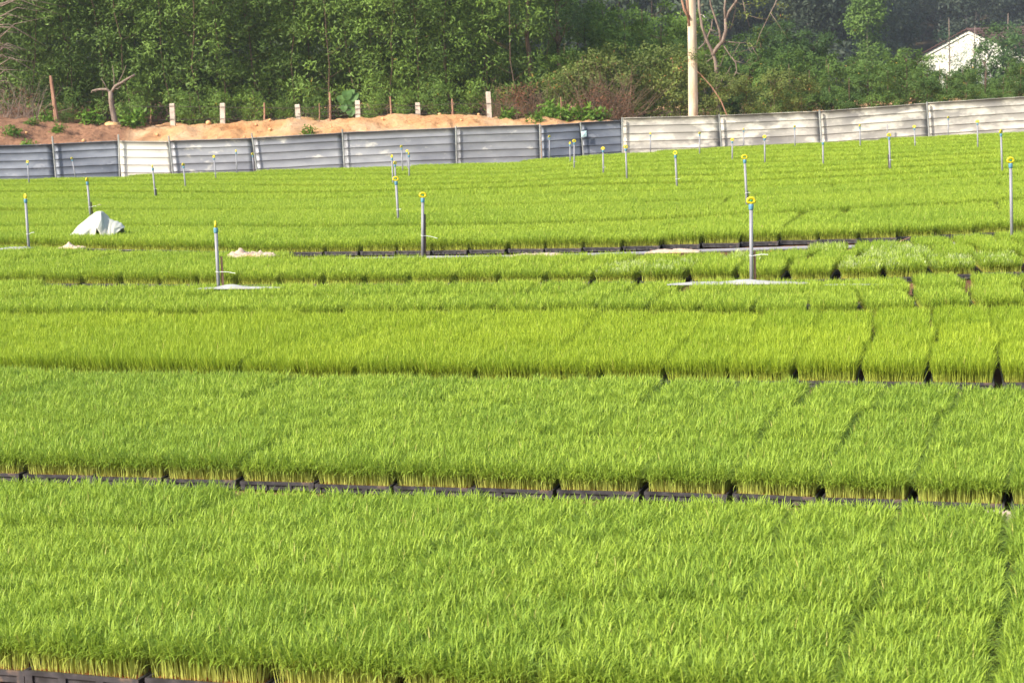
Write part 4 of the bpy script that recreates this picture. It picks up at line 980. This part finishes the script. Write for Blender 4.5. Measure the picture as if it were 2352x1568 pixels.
for q in range(26):
    x = random.uniform(1600, 1740); y = random.uniform(60, 210); a = random.uniform(-1.2, 1.2); L_ = random.uniform(10, 26)
    bough(e, b0, [(x, y), (x + L_ * .5 * math.cos(a), y + L_ * .5 * math.sin(a) + 2), (x + L_ * math.cos(a + .3), y + L_ * math.sin(a + .3))], .006, .002, 'bark_dead', 42.6 + random.uniform(-.2, .2), 'twig')
bird = MB(); bird.add([(-.06, 0, .02), (-.02, -.02, .04), (.03, 0, .015), (0, .02, .03), (.06, .0, -.05), (.045, .01, .0)], [(0, 1, 3), (1, 2, 3), (1, 5, 2), (2, 5, 4), (3, 2, 4), (0, 3, 1)])
o = bird.obj('plastic_bag', M['bird']); o.location = at_depth(1613, 37, 38.6); prop(o, 'small bright white scrap caught in the bare tree branches', 'scrap')
# leaning pole behind the fence, overhanging twigs at the top right
twig('leaning_pole', [(1674, 275), (1655, 230), (1635, 200), (1610, 172), (1582, 148)], .013, 'bark_stick', 'thin pole leaning left behind the cream fence at the eucalyptus', 'pole', Y=37.4)
b1 = at_depth(1700, 20, 36.8); e = empty('overhanging_branch', tuple(b1)); prop(e, 'thin overhanging twigs with a few yellow leaves at the top right of the bare tree', 'branch')
for pts, ra, rb in [([(1800, -40), (1780, 10), (1762, 45), (1745, 80), (1735, 110)], .013, .004), ([(1770, 30), (1790, 60), (1810, 90)], .006, .003), ([(1680, -30), (1690, 20), (1682, 55), (1676, 70)], .009, .004), ([(1762, 45), (1740, 42), (1720, 36)], .006, .003),
                    ([(1735, 110), (1700, 120), (1660, 128)], .005, .002), ([(1700, -30), (1712, 30), (1722, 62)], .008, .003)]:
    bough(e, b1, pts, ra, rb, 'bark_dead', 36.8, 'twig')
me, C = crown_mesh('leaves', M['leaf_mixed'], 26, 420, .8, -.5, .45, .05, .02, .06, 'ovoid', .3); o = put('leaves', me, e, tuple(at_depth(1735, 45, 36.8) - b1)); o['kind'] = 'stuff'
# crooked tree and dry branches on the left
c0 = at_depth(262, 300, 39.3); e = empty('crooked_tree', tuple(c0)); prop(e, 'pale crooked pruned tree with two arms on the bank at the left', 'tree')
bough(e, c0, [(266, 310), (264, 285), (262, 268), (258, 250), (255, 230), (254, 210)], .075, .05, 'bark_dead', 39.3, 'trunk')
for pts, ra, rb in [([(255, 215), (245, 205), (225, 206), (212, 209), (210, 214)], .035, .014), ([(225, 206), (218, 212)], .015, .008), ([(256, 212), (265, 198), (280, 190), (295, 180), (310, 172)], .035, .022), ([(262, 202), (270, 205), (278, 198)], .02, .01),
                    ([(246, 205), (240, 192), (232, 180)], .012, .005), ([(262, 272), (275, 285), (282, 296)], .03, .01), ([(262, 200), (262, 175), (258, 150)], .012, .004), ([(270, 195), (282, 170), (290, 150)], .010, .004)]:
    bough(e, c0, pts, ra, rb, 'bark_dead', 39.3)
twig('leaning_stick', [(131, 292), (128, 262), (123, 225), (118, 190), (116, 174)], .055, 'bark_stick', 'tall reddish forked stick standing on the bank at the left', 'stick', Y=38.5)
d0 = at_depth(-20, 150, 40.0); e = empty('dry_tree', tuple(at_depth(-25, 290, 40.0))); prop(e, 'leafless grey-brown dry branches reaching in at the left edge', 'tree'); d0 = np.array(e.location)
bough(e, d0, [(-25, 290), (-25, 200), (-30, 120), (-20, 40), (-10, -60)], .06, .03, 'bark_dead', 40.0, 'trunk')
for q in range(34):
    ys0 = random.uniform(0, 240); ang = random.uniform(-.75, .35) if ys0 < 120 else random.uniform(-.5, .6); L_ = random.uniform(60, 190) * (1 - ys0 / 420)
    p0 = (-22, ys0); p1 = (p0[0] + L_ * .4, ys0 - 14 + L_ * .4 * math.sin(ang)); p2 = (p0[0] + L_, p1[1] + L_ * .5 * math.sin(ang + .5))
    bough(e, d0, [p0, p1, p2], .014, .003, 'bark_dead', 40.0 + random.uniform(-.4, .4), 'twig')
# dry brush heaps
def brush(cx, cy, Y, w_, h_, n, mat, lab, seed, leafy=0, name='dry_bush'):
    rr = random.Random(seed); o0 = at_depth(cx, cy, Y); e = empty(name, tuple(o0)); prop(e, lab, 'dry bush', None)
    b = MB()
    for q in range(n):
        x0 = cx + rr.uniform(-.45, .45) * w_; y0 = cy; a = rr.gauss(math.pi / 2, .55); L_ = h_ * rr.uniform(.45, 1.1); dd = rr.uniform(-.5, .5)
        pts = []; 
        for s_ in range(5):
            f = s_ / 4; bend = rr.gauss(0, .16); a += bend
            pts.append((x0, y0)); x0 += L_ / 4 * math.cos(a); y0 -= L_ / 4 * math.sin(a)
        P3 = [tuple(at_depth(x, y, Y + dd) - o0) for x, y in pts]
        b.tube(P3, [.007, .006, .005, .004, .002], 4, False)
        for k in range(3):
            c = np.array(P3[2 + k % 3]); d_ = np.array([rr.gauss(0, .1), rr.gauss(0, .1), rr.uniform(.0, .16)])
            b.tube([tuple(c), tuple(c + d_)], [.003, .0015], 3, False)
    o = b.obj('twigs', M[mat], e); o['kind'] = 'stuff'
    if leafy:
        me, C = crown_mesh('leaves', M['leaf_dry'], 50, leafy, w_ * Y / F * .48, .05, h_ * Y / F * .85, .05, .022, .10, 'ovoid', .3); o = put('dry_leaves', me, e); o['kind'] = 'stuff'
    return e
brush(1185, 268, 39.6, 150, 75, 95, 'bark_brown', 'heap of reddish brown dry branches right of the tall last concrete post', 2, 900)
brush(1395, 272, 39.4, 150, 120, 130, 'bark_brown', 'tall brown dry bush behind the dark blue fence section', 3, 1500)
brush(1290, 272, 39.3, 60, 40, 30, 'bark_stick', 'small patch of dry stalks between the two brown bushes', 5, 0)
brush(40, 275, 39.4, 110, 90, 50, 'bark_dead', 'grey dry stalks on the bank at the left edge', 4, 260)
# rotten-looking big-leaved plant
p0 = at_depth(806, 272, 39.0); e = empty('round_leaf_plant', tuple(p0)); prop(e, 'plant with big round pale green leaves behind the wire fence', 'plant')
for (x, y, r_) in [(784, 228, 11), (797, 218, 12), (812, 222, 13), (800, 240, 12), (806, 256, 12), (790, 248, 9), (818, 236, 9), (808, 212, 8)]:
    c = at_depth(x, y, 38.75 + random.uniform(-.1, .15)) - p0; R_ = r_ * 38.75 / F; vs = [(0, 0, 0)]; na = 14; yaw = random.uniform(-.5, .5); tl = random.uniform(.9, 1.4)
    mm = Matrix.Rotation(yaw, 3, 'Z') @ Matrix.Rotation(tl, 3, 'X')
    for a in range(na):
        t = 2 * math.pi * a / na; rr = R_ * (1 + .06 * math.sin(3 * t)); vs.append((rr * math.cos(t), rr * math.sin(t), .018 * math.cos(2 * t)))
    b = MB(); b.add([tuple(mm @ Vector(v) + Vector(c)) for v in vs], [(0, 1 + a, 1 + (a + 1) % na) for a in range(na)])
    o = b.obj('leaf', M['leaf_round'], e)
    at_ = o.data.attributes.new('v', 'FLOAT', 'POINT'); at_.data.foreach_set('value', [random.uniform(.3, .9)] * len(vs))
    MB().tube([(0, 0, 0), tuple(c * .5 + np.array([.02, .02, 0])), tuple(c)], .004, 5, False).obj('stalk', M['leaf_weed'], e)
# wire fence on the bank
wf = empty('wire_fence', tuple(at_depth(684, 285, 38.3))); wl = np.array(wf.location); prop(wf, 'barbed wire fence with short concrete posts and thin wooden posts on the soil bank', 'fence')
for (xt, yt, xb, yb) in [(395, 238, 398, 286), (511, 237, 512, 287), (683, 240, 686, 274), (821, 231, 823, 272), (959, 236, 961, 268), (1121, 211, 1125, 266)]:
    a = at_depth(xt, yt, 38.3); b = at_depth(xb, yb + 12, 38.3); s_ = .050
    mb = MB(); a_, b_ = a - wl, b - wl; V = []
    for P in (b_, a_ - np.array([0, 0, .012]), a_):
        k = s_ if P is not a_ else s_ * .85
        V += [(P[0] - k, P[1] - k, P[2]), (P[0] + k, P[1] - k, P[2]), (P[0] + k, P[1] + k, P[2]), (P[0] - k, P[1] + k, P[2])]
    k = s_ * .85; V[8:12] = [(a_[0] - k, a_[1] - k, a_[2]), (a_[0] + k, a_[1] - k, a_[2]), (a_[0] + k, a_[1] + k, a_[2]), (a_[0] - k, a_[1] + k, a_[2])]
    Fq = [(3, 2, 1, 0), (8, 9, 10, 11)] + [(4 * l + i, 4 * l + (i + 1) % 4, 4 * l + 4 + (i + 1) % 4, 4 * l + 4 + i) for l in range(2) for i in range(4)]
    mb.add(V, Fq); mb.obj('concrete_post', M['concrete'], wf)
for (xt, yt, xb, yb, r_) in [(607, 236, 606, 280, .020), (757, 213, 758, 274, .024), (896, 222, 898, 270, .020), (1038, 227, 1039, 266, .022), (733, 238, 733, 275, .012), (347, 250, 343, 292, .016), (1288, 223, 1288, 262, .016)]:
    a = at_depth(xt, yt, 38.35) - wl; b = at_depth(xb, yb + 10, 38.35) - wl
    MB().tube([tuple(b), tuple((a + b) / 2 + np.array([.01, 0, 0])), tuple(a)], [r_, r_ * .9, r_ * .75], 7).obj('wooden_post', M['bark_stick'], wf)
for pts in ([(300, 244), (396, 244), (511, 246), (606, 247), (684, 248), (757, 243), (822, 241), (897, 240), (960, 243), (1038, 238), (1123, 238), (1180, 240)], [(330, 276), (396, 274), (511, 273), (606, 275), (684, 268), (822, 262), (960, 262), (1038, 258), (1123, 262)], [(684, 262), (757, 256), (822, 250), (897, 250), (960, 252)]):
    P3 = []
    for (xa, ya), (xb, yb) in zip(pts[:-1], pts[1:]):
        for f in (0, .5): P3.append(tuple(at_depth(xa + (xb - xa) * f, ya + (yb - ya) * f + (1.5 if f else 0), 38.24) - wl))
    P3.append(tuple(at_depth(pts[-1][0], pts[-1][1], 38.24) - wl))
    MB().tube(P3, .0045, 5).obj('wire', M['wire'], wf)
# stones and weeds on the bank
clod('boulder', at_depth(258, 294, 38.0), .19, 'rock', 'round orange boulder under the crooked tree', 'boulder', 2, sq=.75)
clod('stone', at_depth(479, 282, 37.9), .062, 'rock', 'round orange stone on the crest left of the second concrete post', 'stone', 6)
st = [(430, 290, .03), (560, 296, .035), (505, 305, .028), (760, 288, .03), (880, 280, .035), (1010, 276, .04), (940, 290, .03), (1060, 285, .032), (620, 290, .04), (700, 300, .03), (1100, 276, .03), (90, 300, .04), (160, 306, .035), (210, 303, .05), (190, 296, .04), (60, 290, .03), (620, 278, .035), (588, 282, .03), (360, 290, .035), (840, 292, .025)]
for i, (x, y, r_) in enumerate(st):
    Y = 34.9 + 3.1 * max(0, min(1, (322 - (x - 1176) * .03 * 0 - y) / 45.0)); P = at_depth(x, y, Y); P[2] = float(bank_z(np.array([P[0]]), np.array([Y]))[0]) + .02
    clod('soil_lump', P, r_, 'rock', 'small lump of orange soil on the bank slope behind the fence', 'soil lump', 20 + i, 'soil lumps on the bank')
WSTEM = MB().tube([(0, 0, -.03), (.01, 0, .08), (.0, .01, .17)], [.006, .005, .002], 5).mesh('weed_stem', M['leaf_weed'])
WEED = [crown_mesh('weed', M['leaf_weed'], 14, 190, .15, .02, .2, .10, .035, .05, 'ovoid', -.1)[0] for _ in range(3)]
wd = [(205, 283, 1.5, 38.2, 'bright green weed on the bank right of the leaning stick'), (318, 294, 1.6, 38.0, 'bright green weed at the left end of the orange bank'), (300, 287, 1.0, 38.3, 'smaller green weed left of the bright one on the bank'), (710, 293, .8, 36.8, 'thin weed trailing down the orange bank under the third post'),
      (704, 303, .6, 36.2, 'small weed low on the orange bank below the trailing one'), (532, 315, .7, 35.3, 'small green weed just above the grey fence on the left'), (548, 317, .5, 35.3, 'tiny green weed above the grey fence beside another'), (825, 296, .7, 36.0, 'green weed above the fence near the large grey sheet post'),
      (106, 275, 1.0, 38.2, 'weed left of the leaning stick'), (135, 296, .8, 37.4, 'weed at the foot of the leaning stick'), (25, 300, .9, 36.8, 'weed on the brown bank at the left edge'), (60, 308, .8, 36.2, 'weed on the brown bank above the first blue sheet'), (170, 318, .7, 35.5, 'weed just above the blue fence, left'), (75, 288, .7, 37.6, 'small weed high on the brown bank at the left'), (290, 325, .5, 34.9, 'small weed above the cream sheet'),
      (1270, 240, 1.8, 38.8, 'bright green weed under the dark trees'), (1262, 270, 1.2, 38.0, 'low weed between the dry bushes'), (1310, 268, 1.3, 38.2, 'bright weed left of the tall dry bush'), (1345, 274, 1.5, 38.2, 'wide bright weed above the blue fence'), (1380, 275, 1.2, 38.1, 'bright weed right above the blue fence post'), (1230, 282, .9, 37.5, 'small weed at the end of the orange bank'), (1165, 262, 1.1, 38.4, 'weed among the dry branches by the last concrete post'), (230, 325, .5, 34.9, 'tiny weed above the second blue sheet')]
for i, (x, y, s_, Y, lb) in enumerate(wd):
    P = at_depth(x, y, Y); P[2] = float(bank_z(np.array([P[0]]), np.array([Y]))[0]) - .01
    o = empty('weed_plant', tuple(P), i); o.scale = (s_, s_, s_); put('leaves', WEED[i % 3], o); put('stem', WSTEM, o); prop(o, lb, 'weed', 'weeds on the bank')

# ------------------------------------------------------------------ house
HY = 140.0; g0 = at_depth(2226, 70, HY)       # top of the gable
rd = np.array([math.cos(R(28)), math.sin(R(28)), 0]); wdv = np.array([math.sin(R(28)), -math.cos(R(28)), 0])
house = empty('house', (g0[0], g0[1], g0[2] - 6.2)); prop(house, 'cream gabled house with a brown tiled roof half hidden by trees', 'house'); ho = np.array(house.location)
hw = 6.4; rise = 2.2; Lh = 14.0
def hp_(a, b, z): return tuple(rd * a + wdv * b + np.array([0, 0, z]))
T_ = 6.2; E_ = T_ - rise
b = MB(); V = [hp_(0, -hw, 0), hp_(0, hw, 0), hp_(0, hw, E_), hp_(0, 0, T_), hp_(0, -hw, E_), hp_(Lh, -hw, 0), hp_(Lh, hw, 0), hp_(Lh, hw, E_), hp_(Lh, 0, T_), hp_(Lh, -hw, E_)]
b.add(V, [(0, 1, 2, 3, 4), (9, 8, 7, 6, 5), (1, 6, 7, 2), (0, 4, 9, 5)])
plain('cream_wall', (.86, .84, .74), .8, .2, var=.06, sc=1.0); plain('roof_tile', (.12, .062, .05), .8, .2, var=.2, sc=3); plain('window_dark', (.05, .05, .06), .2, .5)
b.obj('wall', M['cream_wall'], house)
for side in (1, -1):
    # roof slope with tile courses as steps
    nC = 14; V = []; Fq = []
    for i in range(nC):
        f0, f1 = i / nC, (i + 1) / nC * 1.0 + .004
        for (f, up) in ((f0 * 1.08, .10), (f1 * 1.08, .16)):
            V += [hp_(-.35, side * hw * f, T_ - rise * f + up), hp_(Lh + .35, side * hw * f, T_ - rise * f + up)]
        n_ = len(V) - 4; Fq.append((n_, n_ + 1, n_ + 3, n_ + 2))
        if i: Fq.append((n_ - 2, n_ - 1, n_ + 1, n_))
    b = MB(); b.add(V, Fq); r_ = b.obj('roof', M['roof_tile'], house); sm = r_.modifiers.new('thick', 'SOLIDIFY'); sm.thickness = .08
cb = MB()
for side in (1, -1):
    cb.add([hp_(-.03, side * .0, T_ + .06), hp_(-.03, side * hw * 1.04, T_ - rise * 1.04 + .06), hp_(-.03, side * hw * 1.04, T_ - rise * 1.04 - .22), hp_(-.03, 0, T_ - .24),
            hp_(-.12, side * .0, T_ + .06), hp_(-.12, side * hw * 1.04, T_ - rise * 1.04 + .06), hp_(-.12, side * hw * 1.04, T_ - rise * 1.04 - .22), hp_(-.12, 0, T_ - .24)], [(0, 1, 2, 3), (7, 6, 5, 4), (0, 4, 5, 1), (1, 5, 6, 2), (2, 6, 7, 3)])
cb.obj('eaves_board', M['cream_wall'], house)

# ------------------------------------------------------------------ thin haze in the air
m, t = new_mat('haze'); pv = t.nodes.new('ShaderNodeVolumePrincipled'); pv.inputs['Color'].default_value = (.80, .86, .95, 1); pv.inputs['Density'].default_value = .0007; pv.inputs['Anisotropy'].default_value = .2
oo = t.nodes.new('ShaderNodeOutputMaterial'); t.links.new(pv.outputs[0], oo.inputs['Volume'])
hz = MB().box(-150, 150, -12, 320, -4, 70).obj('haze', m); prop(hz, 'thin pale haze filling the air over field and hill', kind='stuff')
bad = [(o.name, o['label']) for o in bpy.data.objects if o.get('label') and not 4 <= len(o['label'].replace('-', ' ').split()) <= 16]
for b_ in bad[:40]: print('LONG', b_)
print('trays', len(trays), 'single', len(single), 'trees', TREES, 'counts', cnt, 'maxz', single[-1]['z'])
